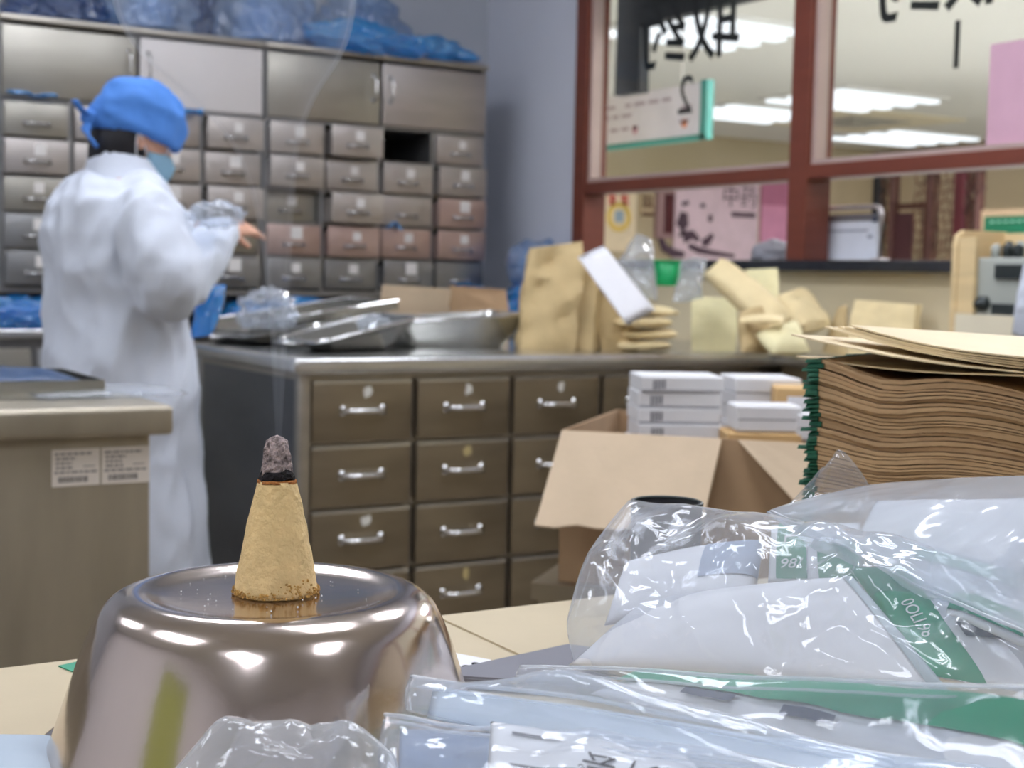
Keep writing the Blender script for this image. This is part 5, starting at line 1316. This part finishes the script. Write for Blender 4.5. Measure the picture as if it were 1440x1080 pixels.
def sachet(label, pts, thick, seed, bands, m=PACK, marks=(), group=None, lift=0.0009):
    """printed pouch: bands = list of (u0, u1, v0, v1, material) strips laid on its upper face"""
    c = [atD(*p) for p in pts]; nrm = (c[1]-c[0]).cross(c[3]-c[0]).normalized()
    sg = 1
    if nrm.dot(_f) > 0: nrm = -nrm; sg = -1
    t = thing('medicine_sachet', label, 'sachet', min(c, key=lambda p: p.z), 0, group)
    def surf(u, v, off):
        p = c[0]*(1-u)*(1-v)+c[1]*u*(1-v)+c[2]*u*v+c[3]*(1-u)*v
        e = max(0, 4*u*(1-u))**0.4*max(0, 4*v*(1-v))**0.4
        q = p+nrm*(thick*e+off+0.002*crum(p, 18, seed)*e)
        if q.z < DZ+0.001: q.z = DZ+0.001
        return q
    bm = new(); n1, n2 = 40, 24
    A = [[bm.verts.new(surf(i/n1, j/n2, 0)) for j in range(n2+1)] for i in range(n1+1)]
    Bq = [[A[i][j] if i in (0, n1) or j in (0, n2) else bm.verts.new(A[i][j].co-nrm*(thick*1.3*(max(0, 16*(i/n1)*(1-i/n1)*(j/n2)*(1-j/n2))**0.4)+0.0005)) for j in range(n2+1)] for i in range(n1+1)]
    for i in range(n1):
        for j in range(n2):
            bm.faces.new((A[i][j], A[i+1][j], A[i+1][j+1], A[i][j+1]))
            try: bm.faces.new((Bq[i][j], Bq[i][j+1], Bq[i+1][j+1], Bq[i+1][j]))
            except ValueError: pass
    for v in bm.verts:
        if v.co.z < DZ+0.0006: v.co.z = DZ+0.0006
    obj('pouch', bm, m, t)
    for (u0, u1, v0, v1, bmx, nm) in bands:
        bm = new(); k1, k2 = 24, 16
        V = [[bm.verts.new(surf(u0+(u1-u0)*i/k1, v0+(v1-v0)*j/k2, lift)) for j in range(k2+1)] for i in range(k1+1)]
        for i in range(k1):
            for j in range(k2): bm.faces.new((V[i][j], V[i+1][j], V[i+1][j+1], V[i][j+1]))
        obj(nm, bm, bmx, t, True)
    for (body, u, v, size, rot, mx) in marks:
        p = surf(u, v, 0.0014); du = (surf(min(u+0.03, 1), v, 0.0014)-surf(max(u-0.03, 0), v, 0.0014)).normalized(); dv = nrm.cross(du)
        x = du*math.cos(rot)+dv*math.sin(rot); y = nrm.cross(x)
        text_mesh('printed_text', body, size, mx, frame_mtx(p, x, y), t, 0.0001)
    return t
WLET = mat('white_lettering', (236, 240, 238), 0.5); DLET = mat('dark_lettering', (70, 66, 70), 0.6)
# upper left bag and its pouches
sachet('big blank white sachet filling the left clear bag', ((800, 935, .92), (1345, 985, .74), (1197, 810, .84), (905, 850, .96)), 0.012, 3, [(0.955, 1.0, 0.03, 0.97, mat('grey_seam', (170, 182, 186), 0.4), 'seam_strip')])
sachet('white sachet lying behind the big one in the left clear bag', ((850, 880, .98), (1060, 850, .95), (1075, 760, 1.02), (880, 790, 1.03)), 0.012, 5, [(0.62, 1.0, 0.35, 0.95, SLATE, 'slate_print')])
sachet('white sachet with broad green side band and white lettering', ((1195, 800, .88), (1300, 950, .76), (1500, 985, .72), (1360, 800, .84)), 0.006, 7, [(0.0, 1.0, 0.0, 0.46, GREEN_P, 'green_band'), (0.55, 0.66, 0.55, 0.85, NAVY, 'navy_mark')], marks=(('0OLI.98', 0.55, 0.25, 0.011, 0.0, WLET),))
sachet('green ended sachet with white L mark under the zip edge', ((1080, 820, .93), (1215, 825, .89), (1210, 735, .95), (1085, 738, .97)), 0.005, 9, [(0.10, 0.44, 0.04, 0.97, GREEN_P, 'green_band'), (0.56, 0.98, 0.04, 0.62, GREEN_P, 'green_band')], marks=(('L', 0.27, 0.66, 0.016, -1.5, WLET), ('98/', 0.27, 0.24, 0.012, 0.0, WLET)))
zipbag('large clear bag of white sachets right of the bowl', ((776, 950, .93), (1560, 1030, .68), (1440, 790, .80), (862, 690, 1.0)), 0.020, 13, MILKYA, 120, 96, 0.006, 15, 0.34, False, ncr=80, camp=0.009)
# upper right bag
sachet('hazy white sachet with pale teal strip in the right clear bag', ((1195, 775, .93), (1490, 890, .76), (1490, 700, .84), (1232, 704, .96)), 0.005, 15, [(0.35, 0.85, 0.18, 0.30, GREEN_L, 'teal_strip'), (0.86, 1.0, 0.28, 0.40, NAVY, 'navy_mark')])
sachet('green edged sachet peeping below the right bag', ((1330, 862, .78), (1470, 925, .72), (1460, 850, .75), (1345, 825, .81)), 0.004, 16, [(0.0, 0.8, 0.1, 0.6, GREEN_P, 'green_band')])
zipbag('clear zip bag lying across the top right below the kraft stack', ((1220, 682, 1.0), (1490, 664, .85), (1470, 905, .70), (1074, 716, .96)), 0.010, 17, MILKY3, 120, 96, 0.004, 13, 0.08, True, ncr=80, cw=(0.010, 0.03), camp=0.008)
zipbag('small folded clear bag corner behind the zip edge', ((1085, 726, .99), (1228, 716, .97), (1222, 690, .99), (1150, 690, 1.01)), 0.008, 43, CLEAR, 50, 40, 0.004, 15, 0.2, False, ncr=20, camp=0.006)
# long low bags in front
sachet('long sachet with green stripe lying in the low clear bags', ((830, 976, .79), (1455, 1125, .555), (1455, 985, .585), (905, 944, .79)), 0.004, 19, [(0.0, 1.0, 0.46, 0.94, GREEN_P, 'green_band'), (0.50, 0.62, 0.24, 0.40, NAVY, 'navy_mark'), (0.24, 0.38, 0.28, 0.42, NAVY, 'navy_mark')], lift=0.0022)
sachet('pale blue grey sachet under the lowest long clear bag', ((600, 1010, .68), (1400, 1170, .54), (1450, 1092, .57), (610, 965, .70)), 0.003, 22, [], mat('pale_sachet', (206, 216, 226), 0.45, 0, 0.04, 12))
sachet('slate sachet in the nearest low bag', ((560, 1095, .64), (700, 1100, .62), (700, 1030, .665), (562, 1026, .685)), 0.003, 20, [], SLATE)
sachet('white labelled sachet with dark upside down lettering in front', ((684, 1110, .595), (1060, 1160, .55), (960, 1058, .60), (690, 1014, .64)), 0.003, 21, [(0.12, 0.36, 0.76, 0.80, PRINT, 'printed_line'), (0.10, 0.40, 0.30, 0.36, PRINT, 'printed_line')], marks=(('云开会', 0.66, 0.42, 0.017, math.pi, DLET),))
zipbag('long clear bag with green striped sachet, upper of the low bags', ((722, 964, .80), (1460, 1098, .56), (1460, 966, .585), (728, 936, .79)), 0.009, 23, MILKY, 130, 50, 0.003, 16, 0.06, True, ncr=46, along=0.0, camp=0.004)
zipbag('long clear bag lying lower with bright folds', ((566, 1000, .69), (1400, 1190, .53), (1455, 1098, .56), (570, 950, .71)), 0.006, 29, MILKY2, 130, 50, 0.003, 14, 0.06, True, ncr=46, along=0.0, camp=0.005)
zipbag('nearest clear bag holding the labelled sachet', ((530, 1120, .62), (1150, 1200, .53), (1140, 1090, .56), (538, 1006, .68)), 0.005, 31, MILKY, 110, 50, 0.003, 14, 0.06, True, ncr=40, along=0.1, camp=0.004)
zipbag('crumpled clear film in front of the bowl', ((190, 1140, .62), (580, 1130, .62), (560, 1066, .655), (320, 1040, .665)), 0.005, 37, MILKY2, 80, 50, 0.004, 22, 0.35, False, ncr=40, camp=0.007)
